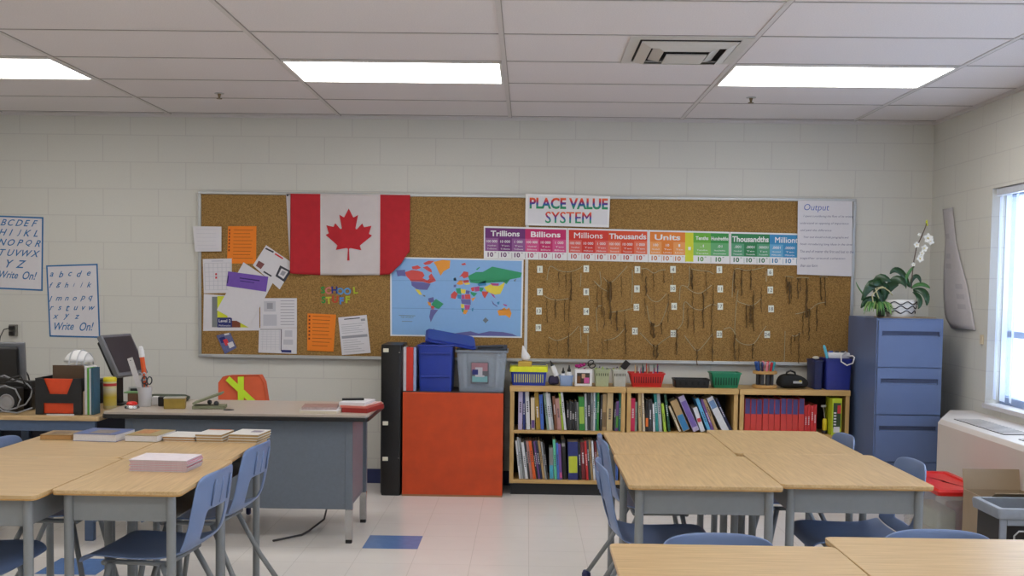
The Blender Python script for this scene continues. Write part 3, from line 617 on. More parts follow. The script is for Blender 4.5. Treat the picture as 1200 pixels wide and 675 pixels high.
for pts, strands in SW:
    x = sum(p[0] for p in pts)/len(pts); y = sum(p[1] for p in pts)/len(pts)
    near = min(((abs(cx-x)+abs(cy-y)*1.0, r_*6+c_+1, (x-cx), (y-cy)) for r_, row in enumerate(rows4) for c_, (cx, cy) in enumerate(row)))
    side = 'right' if near[2] > 4 else 'left' if near[2] < -4 else 'below' if near[3] > 0 else 'above'
    pos = {'right': 'to the right of', 'left': 'to the left of', 'below': 'just below', 'above': 'just above'}[side]
    lb = '%s %s card %d' % ('white string with %s dark yarn strands' % ['no', 'one', 'two', 'three', 'four'][len(strands)] if strands else 'bare white string', pos, near[1])
    used[lb] = used.get(lb, 0)+1
    if used[lb] > 1: lb = lb.replace(' card', ', farther from card')
    c0 = at(x, y, SY-.004); t = thing('knotted_string', lb, 'string', c0, 0, 'string garlands on the cork')
    # smooth path
    sm = []
    for i in range(len(pts)-1):
        for q in range(4):
            u = q/4; p0, p1, p2, p3 = [pts[max(0, min(len(pts)-1, i+d))] for d in (-1, 0, 1, 2)]
            sm.append(tuple(.5*((2*p1[m_])+(-p0[m_]+p2[m_])*u+(2*p0[m_]-5*p1[m_]+4*p2[m_]-p3[m_])*u*u+(-p0[m_]+3*p1[m_]-3*p2[m_]+p3[m_])*u**3) for m_ in (0, 1)))
    sm.append(pts[-1])
    mb = MB(); mb.tube([at(a, b, SY-.004)-c0 for a, b in sm], .0021, 5); mb.build('cord', mstr, t)
    for sx, s0, s1, wgt in strands:
        mb = MB(); n = 9; r0 = (.0022, .0042, .0065)[wgt-1]
        P_ = [at(sx+random.uniform(-.7, .7), s0+(s1-s0)*i/n, SY-(.026 if s1 > 416 else .012))-c0 for i in range(n+1)]
        mb.tube(P_, r0, 5, rr=[r0*(1.5 if random.random() < .3 else .8) for _ in P_]); mb.build('yarn_strand', myarn, t)

# ------------------------------------------------------------------ posters on the block wall, outlet
def alphabet(quad, rws, label, first):
    mb = MB(); Y = W_Y-.002; mb.ppx(quad, Y, .0015, 0)
    TL, TR, BR, BL = [Vector(q) for q in quad]
    def uv(u, v): return (TL*(1-u)+TR*u)*(1-v)+(BL*(1-u)+BR*u)*v
    e = .028; h = e*abs((TR-TL).x)/abs((BL-TL).y)
    for a, b, c, d in ((0, 0, 1, h), (0, 1-h, 1, 1), (0, h, e, 1-h), (1-e, h, 1, 1-h)):
        mb.ppx([tuple(uv(a, b)), tuple(uv(c, b)), tuple(uv(c, d)), tuple(uv(a, d))], Y-.0015, .0004, 1)
    ang = math.atan2((TR-TL).y, (TR-TL).x)
    for v, us, txt, hh, ww in rws:
        if ww:
            p = uv(us, v); mb.tpx(txt, p.x, p.y, hh, Y-.0022, ww, mi=1, shear=.4, rot=ang, bold=.010)
        else:
            n = len(txt)
            for i, ch in enumerate(txt):
                p = uv(us[0]+(us[1]-us[0])*i/max(1, n-1), v); mb.tpx(ch, p.x, p.y, hh*(1.75 if ch in 'bdfghjklpqty' and first == 'lower' else 1.15), Y-.0022, None, mi=1, shear=.45, rot=ang, bold=.012)
    o = mb.build('alphabet_poster', [white_paper, blueink]); tag(o, label, 'poster')
alphabet([(54, 311), (114.5, 309), (117.5, 396), (58, 394.5)], [(.13, (.1, .82), 'abcde', 4.2, 0), (.28, (.08, .82), 'fghijk', 3.6, 0), (.47, (.06, .84), 'lmnopq', 3.8, 0), (.60, (.07, .86), 'rstuvw', 4, 0), (.72, (.14, .56), 'xyz', 4, 0), (.85, .3, 'Write', 9, 23), (.85, .74, 'On!', 10, 17)],
         'blue bordered poster of small cursive letters reading Write On!', 'lower')
alphabet([(-14, 252), (51, 254.5), (50, 341), (-14, 338)], [(.09, (.14, .84), 'ABCDEF', 6.6, 0), (.225, (.12, .86), 'GHIJKL', 6.8, 0), (.36, (.1, .9), 'MNOPQR', 6.8, 0), (.5, (.12, .86), 'STUVWX', 6.8, 0), (.65, (.4, .6), 'YZ', 8, 0), (.80, .38, 'Write', 8.5, 22), (.80, .76, 'On!', 9.5, 17)],
         'blue bordered poster of capital cursive letters cut by the left edge', 'upper')
t = thing('wall_outlet', 'grey wall outlet with black plugs above the left monitor', 'outlet', at(16.5, 394, W_Y-.001))
mb = MB(); mb.box(-.03, .03, -.02, 0, 0, .085); mb.build('outlet_plate', M('grey outlet', (120, 118, 112), .5), t, bevel=.003)
mb = MB(); mb.box(-.016, .016, -.05, -.02, .048, .075); mb.box(-.016, .016, -.05, -.02, .008, .035); mb.tube([(-.015, -.045, .06), (-.05, -.05, .05), (-.07, -.06, 0), (-.08, -.08, -.1), (-.1, -.12, -.28)], .004, 6); mb.build('plug', black, t, bevel=.002)

# ================================================================== BOOKCASES
BF, BB = 7.24, 7.56
mkick = M('black kick base', (24, 25, 28), .6); mback = M('dark backing board', (44, 34, 26), .8)
def bookcase(x0, x1, label):
    t = thing('bookcase', label, 'bookcase', ((x0+x1)/2, BF, 0), 0, 'low oak bookcases'); w2 = (x1-x0)/2; D = BB-BF
    mb = MB(); mb.box(-w2-.004, w2+.004, -.006, D, .722, .760); mb.build('top_board', oakshelf, t, bevel=.003)
    for sx in (-1, 1):
        mb = MB(); mb.box(min(sx*w2, sx*(w2-.028)), max(sx*w2, sx*(w2-.028)), 0, D, .082, .722); mb.build('side_panel', wood('oak upright', (176, 140, 84), (204, 168, 108), 'z', .45) if 'oakz' not in _M else _M['oakz'], t, bevel=.002)
    for z0, z1 in ((.430, .452), (.082, .106)):
        mb = MB(); mb.box(-w2+.028, w2-.028, .004, D-.01, z0, z1); mb.build('shelf', oakshelf, t, bevel=.002)
    mb = MB(); mb.box(-w2+.028, w2-.028, D-.01, D, .106, .722); mb.build('back_panel', mback, t)
    mb = MB(); mb.box(-w2+.01, w2-.01, .03, D, 0, .082); mb.build('kick_base', mkick, t)
    return t
_M['oakz'] = wood('oak upright', (176, 140, 84), (204, 168, 108), 'z', .45)
U1 = (-.108, .687); U2 = (.698, 1.462); U3 = (1.475, 2.226)
bookcase(*U1, 'low oak bookcase nearest the orange cabinet, two full shelves in view')
bookcase(*U2, 'middle low oak bookcase with the red basket on top')
bookcase(*U3, 'low oak bookcase beside the blue filing cabinet')
ordn = ['first', 'second', 'third', 'fourth', 'fifth', 'sixth', 'seventh', 'eighth', 'ninth', 'tenth', 'eleventh', 'twelfth', 'thirteenth', 'fourteenth', 'fifteenth', 'sixteenth', 'seventeenth', 'eighteenth', 'nineteenth', 'twentieth', 'twenty-first', 'twenty-second', 'twenty-third', 'twenty-fourth', 'twenty-fifth', 'twenty-sixth', 'twenty-seventh', 'twenty-eighth', 'twenty-ninth', 'thirtieth', 'thirty-first', 'thirty-second', 'thirty-third', 'thirty-fourth']
def shelf_books(lst, zs, where, to_px, group, lim):
    """lst: (xl, xr at the foot, top y, lean of the top in the same units, colour word, rgb, band rgb or None)"""
    prev = None
    for i, (xl, xr, yt, lean, cn, rgb, band) in enumerate(lst):
        Yf = BF+.03
        pl = at(to_px(xl, 0)[0], 500, Yf); pr = at(to_px(xr, 0)[0], 500, Yf); top = at(*to_px((xl+xr)/2+lean, yt), Yf)
        wd = max(.004, (pr.x-pl.x)-.0006); hgt = min(top.z, .717 if zs > .3 else .424)-zs; dx = (to_px(lean, 0)[0]-to_px(0, 0)[0])*.00595
        tn = dx/hgt; x0_ = pl.x; wd0 = pr.x-pl.x
        if prev is None: x0_ = max(x0_, lim+.0012); tn = max(tn, -(x0_-lim-.001)/hgt)
        else:
            x0_ = max(x0_, prev[0]+.0004); hm = min(hgt, prev[2]); tn = max(tn, prev[1]-(x0_-prev[0]-.0004)/hm)
        wd = max(.004, min(wd, wd0)); prev = (x0_+wd, tn, hgt); dx = tn*hgt
        ang = math.atan2(dx, hgt); L = hgt/math.cos(ang) - (wd*abs(math.sin(ang)) if abs(ang) > .05 else 0); wt = wd*math.cos(ang)
        dep = .2+random.uniform(-.03, .03)
        mb = MB(); k = min(.0016, wt*.2)
        mb.box(-wt/2, wt/2, 0, .003, 0, L, 0); mb.box(-wt/2, -wt/2+k, .003, dep, 0, L, 0); mb.box(wt/2-k, wt/2, .003, dep, 0, L, 0)
        mb.box(-wt/2+k, wt/2-k, .003, dep-.005, .003, L-.004, 1)
        mats = [M('book '+cn, rgb, .5, var=.05), page]
        if band:
            mats.append(M('band %d %d %d' % band[0], band[0], .5, var=0)); mb.box(-wt/2*.86, wt/2*.86, -.0006, .0, L*band[1], L*band[2], 2)
        elif wt > .009:
            mats.append(ink if sum(rgb) > 330 else white_paper); q = random.uniform(.3, .5)
            for s_ in range(6): mb.box(-wt*.18, wt*.18, -.0005, 0, L*(q+.05*s_), L*(q+.05*s_+.032), 2)
        o = mb.build('book', mats, base=False)
        s_ = wt*abs(math.sin(ang))/2
        o.matrix_world = Matrix.Translation((x0_+wd/2, Yf+(i % 3)*.004, zs+s_+.0006)) @ Matrix.Rotation(ang, 4, 'Y')
        tag(o, '%s book, %s from the left on %s' % (cn, ordn[i], where), 'book', group)
def s5(x, y): return (595+x/4.924, 448+y/4.924)
K = {'lavender': (176, 166, 196), 'dark blue': (38, 48, 110), 'white': (206, 208, 212), 'cream': (206, 190, 162), 'olive gold': (150, 122, 40), 'blue': (66, 104, 186), 'pale grey': (170, 176, 180), 'grey-green': (120, 142, 128),
     'brown': (120, 78, 56), 'dusty pink': (176, 132, 126), 'lime green': (158, 190, 60), 'black': (26, 26, 28), 'charcoal': (52, 54, 58), 'green': (48, 128, 54), 'grey': (124, 128, 128), 'teal': (36, 132, 128), 'tan': (168, 140, 96), 'beige': (190, 168, 124),
     'purple': (112, 76, 140), 'red': (190, 40, 40), 'orange': (214, 92, 36), 'maroon': (110, 34, 40), 'sky blue': (86, 160, 200), 'mint green': (100, 196, 160), 'navy': (30, 36, 70), 'crimson': (196, 34, 80), 'light blue': (110, 170, 200), 'pink': (214, 110, 150), 'dark green': (30, 74, 48)}
def B(xl, xr, yt, lean, cn, band=None): return (xl, xr, yt, lean, cn, K[cn], band)
up1 = [B(60, 84, 52, 0, 'lavender'), B(88, 102, 56, -4, 'dark blue'), B(108, 130, 52, -14, 'white'), B(136, 158, 88, -6, 'cream', ((96, 70, 130), .05, .3)), B(165, 190, 45, -20, 'olive gold'), B(191, 210, 72, -12, 'blue'),
       B(226, 240, 60, -24, 'grey-green'), B(241, 256, 54, -28, 'white'), B(257, 268, 66, -28, 'pale grey'), B(272, 288, 80, -18, 'brown'), B(289, 312, 92, -20, 'dusty pink'), B(314, 326, 62, -28, 'lime green'), B(327, 340, 55, -34, 'white'),
       B(342, 356, 120, -4, 'black'), B(357, 372, 112, -3, 'charcoal'), B(373, 386, 116, -6, 'black', ((150, 150, 150), .4, .6)), B(388, 400, 108, -4, 'charcoal'), B(402, 412, 116, -6, 'grey'), B(414, 446, 84, -8, 'green', ((150, 180, 70), .2, .7)), B(448, 460, 66, -8, 'pale grey'),
       B(462, 480, 64, -6, 'charcoal'), B(481, 494, 52, -4, 'grey'), B(495, 504, 50, -2, 'white'), B(505, 513, 56, -1, 'teal'), B(514, 526, 50, 0, 'green'), B(534, 544, 74, 0, 'charcoal'), B(545, 568, 68, 2, 'tan', ((110, 90, 60), .1, .5)), B(570, 604, 54, 2, 'beige'),
       B(610, 620, 120, 6, 'charcoal'), B(621, 637, 110, 2, 'purple', ((80, 150, 60), .1, .5)), B(640, 650, 58, 0, 'teal')]
shelf_books(up1, .4521, "the left bookcase's upper shelf", s5, 'books on the upper shelf of the left bookcase', U1[0]+.029)
lo1 = [B(70, 80, 335, -26, 'white'), B(82, 92, 318, -28, 'pale grey'), B(93, 104, 322, -30, 'grey'), B(106, 122, 345, -30, 'white'), B(124, 134, 340, -28, 'charcoal'), B(135, 150, 338, -42, 'dusty pink'), B(151, 168, 338, -44, 'orange'), B(170, 180, 342, -40, 'black'), B(181, 192, 340, -36, 'purple'),
       B(193, 206, 336, -36, 'navy'), B(207, 220, 336, -34, 'tan'), B(221, 230, 344, -30, 'pale grey'), B(231, 240, 350, -28, 'charcoal'), B(246, 270, 380, -6, 'grey', ((70, 160, 190), .03, .45)), B(274, 290, 332, -20, 'mint green'), B(291, 304, 350, -12, 'blue'), B(305, 320, 356, -16, 'purple', ((200, 90, 140), .05, .2)), B(324, 346, 330, -14, 'black', ((150, 150, 150), .82, .9)),
       B(354, 412, 345, -6, 'dark blue', ((180, 190, 50), .18, .62)), B(418, 432, 348, -20, 'black'), B(434, 458, 345, -40, 'maroon'), B(460, 472, 338, -40, 'red'), B(473, 486, 336, -34, 'charcoal'), B(488, 500, 334, -26, 'tan'), B(501, 512, 338, -18, 'white'), B(513, 524, 342, -12, 'maroon'), B(525, 536, 338, -8, 'cream'),
       B(540, 556, 340, -4, 'pale grey'), B(558, 574, 345, -3, 'brown'), B(578, 596, 340, 0, 'green'), B(600, 622, 350, 0, 'charcoal'), B(626, 642, 345, 0, 'blue')]
shelf_books(lo1, .1061, "the left bookcase's lower shelf", s5, 'books on the lower shelf of the left bookcase', U1[0]+.029)
def s6(x, y): return (730+x/8.571, 450+y/8.571)
up2 = [B(68, 112, 145, 0, 'crimson'), B(118, 140, 180, 0, 'grey-green'), B(160, 192, 92, -12, 'beige'), B(202, 224, 92, -20, 'cream'), B(226, 256, 160, 0, 'black', ((220, 110, 40), .15, .42)), B(260, 296, 155, -4, 'charcoal'), B(306, 326, 200, -20, 'white'), B(332, 362, 100, -34, 'teal'), B(366, 398, 96, -34, 'pale grey'), B(414, 440, 196, -34, 'lime green'), B(456, 482, 100, -50, 'dark green'),
       B(566, 590, 220, -120, 'cream'), B(600, 680, 150, -150, 'tan', ((50, 120, 170), .02, .52)), B(708, 776, 110, -176, 'lavender', ((110, 90, 160), .12, .85)), B(784, 830, 230, -90, 'white', ((190, 50, 60), .4, .55)), B(856, 892, 140, -140, 'sky blue'), B(898, 926, 150, -130, 'purple'), B(930, 962, 150, -140, 'tan'), B(1000, 1074, 120, -190, 'white', ((100, 130, 170), .68, .9)), B(1084, 1110, 140, -170, 'navy')]
shelf_books(up2, .4521, "the middle bookcase's upper shelf", s6, 'books on the upper shelf of the middle bookcase', U2[0]+.029)
def s7(x, y): return (860+x/5.627, 400+y/5.627)
K['two-tone blue and red'] = (196, 58, 48)
up3 = []
for k in range(10):
    a = 70+39.5*k; up3.append((a, a+37, 378+(k % 3)*3, 0, 'two-tone blue and red', K['two-tone blue and red'], ((66, 64, 118), .56, .995)))
for k in range(4):
    a = 466+20*k; up3.append(B(a, a+18.5, 424-(k % 2)*5, 0, 'red'))
shelf_books(up3, .4521, "the right bookcase's upper shelf", s7, 'red textbooks on the right bookcase', U3[0]+.029)
# glue/tool and boxed game at the right end
p = at(*s7(600, 590), BF+.05)
t = thing('glue_bottle', 'dark tool with a yellow handle standing beside the red textbooks', 'tool', (p.x, BF+.06, .4526))
mb = MB(); mb.lathe([(.018, 0), (.02, .004), (.02, .018), (.014, .024)], seg=12); mb.build('tool_base', black, t, smooth='auto')
mb = MB(); mb.lathe([(.012, .02), (.016, .03), (.017, .09), (.011, .105)], seg=12); mb.build('tool_handle', M('yellow grip', (212, 190, 40), .4), t, smooth='auto')
mb = MB(); mb.tube([(0, 0, .1), (-.006, 0, .15), (-.015, 0, .19)], .004, 8); mb.box(-.03, .006, -.006, .006, .185, .2); mb.build('tool_shaft', chrome, t)
t.name = 'hand_tool'
p0 = at(*s7(660, 370), BF+.05); p1 = at(*s7(716, 605), BF+.05)
mb = MB(); hh = p0.z-.4525; ww = p1.x-p0.x
mb.box(0, ww, 0, .16, 0, hh, 0); mb.box(.008, ww-.006, -.0006, 0, .05, hh-.03, 1); mb.box(.012, ww-.012, -.0012, -.0006, .02, .06, 2); mb.box(ww*.55, ww-.006, -.0012, -.0006, hh*.6, hh*.82, 3)
for k in range(5): mb.box(.012, ww*.45, -.0012, -.0006, .07+.02*k, .08+.02*k, 2)
o = mb.build('game_box', [M('lime box card', (180, 196, 40), .5), M('dark box print', (40, 60, 30), .5, var=.2), white_paper, redm], bevel=.001); o.location = (p0.x, BF+.05, .4526); tag(o, 'yellow-green cardboard box at the right end of the red textbooks', 'box')
# lower shelf of the right bookcase: grey storage binder seen past the desks
# ------------------------------------------------------------------ on top of the bookcases
TZ = .7605
def wbox(px0, px1, Y): return at(px0, 440, Y).x, at(px1, 440, Y).x
def basket(name, label, x0, x1, y0, y1, z0, h, mat, taper=.86, slots=None, rim=None, group=None, cat='basket', wall=.003):
    cx, cy = (x0+x1)/2, (y0+y1)/2; w2, d2 = (x1-x0)/2, (y1-y0)/2
    t = thing(name, label, cat, (cx, cy, z0), 0, group)
    mb = MB(); rr = .012
    def ring(s, z, ins=0): return [(x, y, z) for x, y in rrect(-w2*s+ins, w2*s-ins, -d2*s+ins, d2*s-ins, min(rr, w2*.4, d2*.4), 3)]
    mb.loft([ring(taper, 0), ring(1, h), ring(1, h, wall), ring(taper, .004, wall)])
    if slots:
        n, a, b = slots
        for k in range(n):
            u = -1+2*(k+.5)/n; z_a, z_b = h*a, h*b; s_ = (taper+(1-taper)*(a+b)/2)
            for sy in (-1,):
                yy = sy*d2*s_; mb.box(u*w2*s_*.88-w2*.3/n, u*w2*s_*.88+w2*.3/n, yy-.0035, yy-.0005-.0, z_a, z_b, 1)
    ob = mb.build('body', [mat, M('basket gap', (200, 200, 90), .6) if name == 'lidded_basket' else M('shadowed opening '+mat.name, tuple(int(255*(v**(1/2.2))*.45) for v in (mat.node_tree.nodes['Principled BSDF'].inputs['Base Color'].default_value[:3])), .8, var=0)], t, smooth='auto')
    mb = MB(); e = .004
    mb.loft([ring(1, h-.008, -e), ring(1, h+.001, -e), ring(1, h+.001, .002), ring(1, h-.008, .0)], cap=False); mb.loft([ring(1, h-.008, -e), ring(1, h-.008, .0)], cap=False)
    mb.build('rim', rim or mat, t, smooth='auto')
    return t
Yt = 7.31
x0, x1 = wbox(598.2, 641, Yt)
t = basket('lidded_basket', 'blue slotted basket with a yellow rim on the left bookcase', x0, x1, 7.27, 7.50, TZ, at(600, 429, Yt).z-TZ, M('royal blue plastic', (36, 60, 160), .4), .9, (14, .16, .6), M('yellow plastic', (216, 220, 40), .4))
mb = MB(); mb.slab(rrect(-(x1-x0)/2-.005, (x1-x0)/2+.005, -.121, .118, .012), .094, .126); mb.build('lid', M('yellow plastic'), t, bevel=.002)
xa, xb = wbox(607, 623, 7.38)
t = thing('tissue_box', 'tan tissue box with a white tissue standing on the yellow lid', 'tissue box', ((xa+xb)/2, 7.37, TZ+.1266))
mb = MB(); mb.box(-.048, .048, -.05, .05, 0, .035); mb.build('carton', M('tan carton', (196, 160, 70), .6), t, bevel=.003)
mb = MB()
mb.loft([[(-.03, -.012, .034), (.03, -.012, .034), (.03, .012, .034), (-.03, .012, .034)], [(-.032, -.01, .07), (.052, -.012, .07), (.048, .014, .07), (-.03, .01, .07)], [(-.026, -.004, .10), (.012, -.006, .10), (.01, .006, .10), (-.024, .006, .10)], [(-.022, -.002, .15), (-.012, -.002, .15), (-.013, .002, .15), (-.021, .002, .15)]])
mb.build('tissue', M('tissue', (226, 224, 226), .9), t, sub=1, smooth=True)
# dark pouch + glue bottles
x0, x1 = wbox(642, 656, Yt)
mb = MB(); mb.loft([[(x, y, z) for x, y in rrect(-w_, w_, -.05*q, .05*q, .02, 3)] for w_, q, z in ((.036, 1, 0), (.04, 1.1, .03), (.034, .9, .055), (.026, .7, .066))]); o = mb.build('pouch', M('dark purple cloth', (50, 44, 70), .9), sub=1, smooth=True, base=False); o.location = ((x0+x1)/2, 7.34, TZ); tag(o, 'small dark pouch under a tilted white glue bottle', 'pouch')
def glue(x, y, z, label, tilt=0, s=1, ry=0):
    t = thing('glue_bottle', label, 'bottle', (x, y, z), 0, 'glue bottles', s); t.rotation_euler = (0, tilt, 0)
    mb = MB(); mb.lathe([(.017, 0), (.019, .003), (.019, .062), (.014, .078), (.009, .084)], seg=16, sx=1, sy=.75); mb.build('bottle_body', white_plas, t, smooth='auto')
    mb = MB(); mb.lathe([(.012, .08), (.012, .094), (.008, .098), (.003, .122)], seg=14); mb.build('cap', black, t, smooth='auto')
x0, x1 = wbox(655.5, 671.5, Yt)
glue(at(652, 440, Yt).x, 7.31, TZ+.066, 'tilted white glue bottle lying on the dark pouch', R(-22), .95)
mcl = M('clear blue plastic', (150, 180, 225), .2, alpha=.45, var=0)
basket('pencil_tub', 'clear blue tub holding two glue bottles on the left bookcase', x0, x1, 7.275, 7.36, TZ, .072, mcl, .9, cat='tub')
glue(x0+.027, 7.32, TZ+.006, 'left glue bottle with a green-black cap in the clear blue tub', 0, .98); glue(x0+.068, 7.325, TZ+.006, 'right, taller glue bottle in the clear blue tub', 0, 1.12)
# photo cube
x0, x1 = wbox(673.5, 693.5, Yt)
t = thing('photo_cube', 'white photo cube full of small things on the left bookcase', 'photo cube', ((x0+x1)/2, 7.33, TZ)); w2 = (x1-x0)/2
mb = MB(); mb.box(-w2, w2, -.05, .05, 0, .115); mb.build('cube_body', white_plas, t, bevel=.004)
mb = MB(); mb.box(-w2+.014, w2-.016, -.0515, -.0502, .018, .092, 0); mb.box(.004, w2-.02, -.0522, -.0515, .02, .06, 1); mb.box(-.012, .012, -.0522, -.0515, .055, .086, 2); mb.box(-w2+.016, -.02, -.0522, -.0515, .02, .07, 3)
mb.build('photograph', [M('photo dark', (60, 50, 40), .4), M('photo pink', (200, 90, 150), .4), M('photo skin', (190, 150, 120), .4), M('photo brown', (110, 70, 40), .4)], t)
mb = MB()
for k in range(9):
    a = k*2.4; mb.sphere((-.02+.02*math.cos(a)*1.4, .02*math.sin(a), .012+.009*(k % 3)), .012, seg=8)
o = mb.build('hair_tie_bundle', M('magenta cloth', (170, 40, 120), .8), smooth=True, base=False); o.location = ((x0+x1)/2, 7.33, TZ+.1155); tag(o, 'heap of magenta cloth bits on top of the photo cube', 'craft bits')
def scissors(label, loc, rot, mh):
    t = thing('scissors', label, 'scissors', loc); t.rotation_euler = rot
    mb = MB(); mb.box(-.006, .002, -.001, .001, -.09, 0); mb.box(-.002, .006, .001, .003, -.09, 0); mb.build('blade', chrome, t)
    for s_ in (-1, 1):
        mb = MB(); mb.tube([(s_*.014+.013*math.cos(q), 0, .026+.022*math.sin(q)) for q in [2*math.pi*k/12-1.57 for k in range(13)]], .004, 6); mb.tube([(0, 0, -.004), (s_*.008, 0, .01)], .004, 6); mb.build('handle', mh, t, smooth=True)
    return t
scissors('black-handled scissors lying on the photo cube', (x1-.026, 7.30, TZ+.143), (R(20), R(66), 0), black)
for (a, b), cn, rgb, lb in (((696.5, 714.5), 'pale green', (168, 176, 140), 'pale green slotted tub left of the grey-white tub'), ((717.5, 734.5), 'grey-white', (180, 180, 168), 'grey-white slotted tub left of the red basket')):
    x0, x1 = wbox(a, b, Yt); t = basket('pencil_tub', lb, x0, x1, 7.275, 7.39, TZ, .118, M(cn+' plastic', rgb, .5), .82, (6, .62, .78), cat='tub', group='slotted pencil tubs')
    mb = MB()
    for k in range(6):
        xx = -.04+.016*k; mb.tube([(xx, .0, .01), (xx+.01*math.sin(k*2), .01*math.cos(k), .125+.01*(k % 2))], .004, 6, mi=k % 3)
    o = mb.build('crayon', [M('lime crayon', (160, 190, 60), .5), M('dark crayon', (50, 50, 90), .5), M('pale crayon', (200, 190, 150), .5)], base=False)
    o.parent = t; o.name = 'contents'
mb = MB(); mb.box(-.022, .022, -.012, .012, 0, .062); o = mb.build('eraser_block', black, bevel=.004, base=False); o.location = (x1-.03, 7.31, TZ+.124); o.rotation_euler = (0, R(38), 0); tag(o, 'black block leaning out of the grey-white tub', 'eraser')
x0, x1 = wbox(737.5, 778.5, Yt)
basket('pencil_basket', 'red open basket crowded with pencils on the middle bookcase', x0, x1, 7.27, 7.42, TZ, .096, M('red plastic', (196, 34, 28), .4), .82, (12, .3, .75))
def pencils(n, xa, xb, ya, yb, z, h, group, where, cols):
    for k in range(n):
        cn, rgb = cols[k % len(cols)]; mb = MB(); x = xa+(xb-xa)*(k+.5)/n+random.uniform(-.003, .003); y = ya+(yb-ya)*((k*7) % n)/n
        L = h*random.uniform(.85, 1.1); dx = random.uniform(-.012, .012)
        mb.tube([(x, y, z), (x+dx, y, z+L-.016), (x+dx*1.05, y, z+L)], .004, 6, rr=[.004, .004, .001]); o = mb.build('pencil', M('pencil '+cn, rgb, .5))
        tag(o, '%s pencil, %s from the left in %s' % (cn, ordn[k], where), 'pencil', group)
PC = [('tan', (200, 160, 100)), ('cream', (214, 200, 160)), ('brown', (120, 80, 50)), ('white', (210, 210, 210)), ('magenta', (170, 40, 110)), ('dark green', (40, 90, 60)), ('navy', (40, 40, 100)), ('red', (190, 50, 40))]
pencils(16, x0+.03, x1-.03, 7.31, 7.39, TZ+.006, .145, 'pencils in the red basket', 'the red basket', PC)
# black tray, green basket
x0, x1 = wbox(790, 831, Yt)
basket('storage_tray', 'low black tray on the middle bookcase', x0, x1, 7.27, 7.42, TZ, .058, black, .95, (5, .35, .75), cat='tray')
x0, x1 = wbox(833, 868, Yt)
basket('storage_basket', 'small green slotted basket at the right end of the middle bookcase', x0, x1, 7.28, 7.43, TZ, .105, M('green plastic', (20, 122, 84), .4), .8, (9, .2, .72))
# wooden pencil carousel
p = at(896, 449, 7.36); cx = p.x
t = thing('pencil_carousel', 'round wooden pencil holder with two discs on the right bookcase', 'pencil holder', (cx, 7.36, TZ))
mb = MB(); mb.lathe([(.082, 0), (.086, .004), (.086, .018), (.082, .022)], seg=28); mb.build('base_disc', oakedge, t, smooth='auto')
mb = MB(); mb.lathe([(.080, .098), (.084, .101), (.084, .115), (.080, .118)], seg=28); mb.build('upper_disc', oakedge, t, smooth='auto')
mb = MB()
for k in range(8):
    a = k*math.pi/4+.2; mb.tube([(.05*math.cos(a), .05*math.sin(a), .022), (.05*math.cos(a), .05*math.sin(a), .098)], .014, 8)
mb.build('dark_tube', dkgrey, t)
MC = [('blue', (40, 80, 150)), ('navy', (34, 40, 80)), ('black', (30, 30, 34)), ('pink', (226, 130, 140)), ('white', (220, 220, 220)), ('red', (190, 40, 50)), ('green', (40, 130, 80)), ('teal', (60, 150, 160))]
for k in range(12):
    a = math.pi+k*math.pi*2/12; cn, rgb = MC[min(7, int((math.cos(a)+1)/2*7.99))]; mb = MB(); rr_ = .055
    mb.lathe([(.008, 0), (.008, .035), (.0095, .036), (.0095, .058), (.006, .064)], seg=10); o = mb.build('marker', M('marker '+cn, rgb, .4), base=False)
    o.location = (cx+rr_*math.cos(a), 7.36+rr_*math.sin(a), TZ+.1205); o.rotation_euler = (-.2*math.sin(a), .2*math.cos(a), 0)
    side = 'front' if math.sin(a) < -.2 else 'back' if math.sin(a) > .2 else 'end'
    tag(o, '%s marker at the %s of the wooden holder, %s going round from the left' % (cn, side, ordn[k]), 'marker', 'markers in the wooden holder')
# black bag
x0, x1 = wbox(911, 946, 7.36)
t = thing('shoulder_bag', 'black cloth bag slumped between the wooden holder and blue box', 'bag', ((x0+x1)/2, 7.37, TZ)); w2 = (x1-x0)/2
mb = MB(); mb.loft([[(x+o_, y, z) for x, y in rrect(-w2*a, w2*a, -.08*b, .08*b, .03, 3)] for a, b, z, o_ in ((.9, .8, 0, 0), (1, 1, .03, 0), (.95, .95, .06, .004), (.7, .7, .088, -.01), (.3, .4, .10, -.02))]); mb.build('bag_body', M('black cloth', (20, 22, 24), .85, bump=.6, scale=30), t, sub=1, smooth=True)
mb = MB(); mb.tube([(-.05, -.03, .085), (-.045, -.035, .112), (-.02, -.035, .124), (.01, -.035, .112), (.02, -.03, .08)], .007, 8); mb.build('handle', black, t, smooth=True)
mb = MB(); mb.box(-.01, .05, -.086, -.078, .04, .055, 0); mb.box(.03, .045, -.088, -.08, .05, .06, 1); mb.build('buckle', [alu, M('yellow tag', (210, 190, 60), .5)], t)
# blue boxes + power strip
mbb = M('blue storage plastic', (34, 46, 130), .45)
x0, x1 = wbox(965.5, 995.5, 7.32)
sb = basket('storage_box', 'dark blue storage box at the right end of the bookcases', x0, x1, 7.27, 7.45, TZ, at(980, 421, 7.32).z-TZ, mbb, .93, cat='box')
mb = MB(); hz_ = at(980, 421, 7.32).z-TZ; mb.slab(rrect(-(x1-x0)/2-.003, (x1-x0)/2+.003, -.092, .092, .01), hz_+.0015, hz_+.0065); mb.build('lid', mbb, sb, bevel=.002)
xa, xb = wbox(951, 961, 7.36)
basket('storage_box', 'narrow navy storage box behind the black bag', xa, xb, 7.28, 7.5, TZ, .2, M('navy plastic', (30, 38, 84), .45), .93, cat='box')
BTZ = at(980, 421, 7.32).z+.0065
t = thing('power_strip', 'white power strip with a looped cord lying on the blue box', 'power strip', ((x0+x1)/2+.008, 7.34, BTZ+.002))
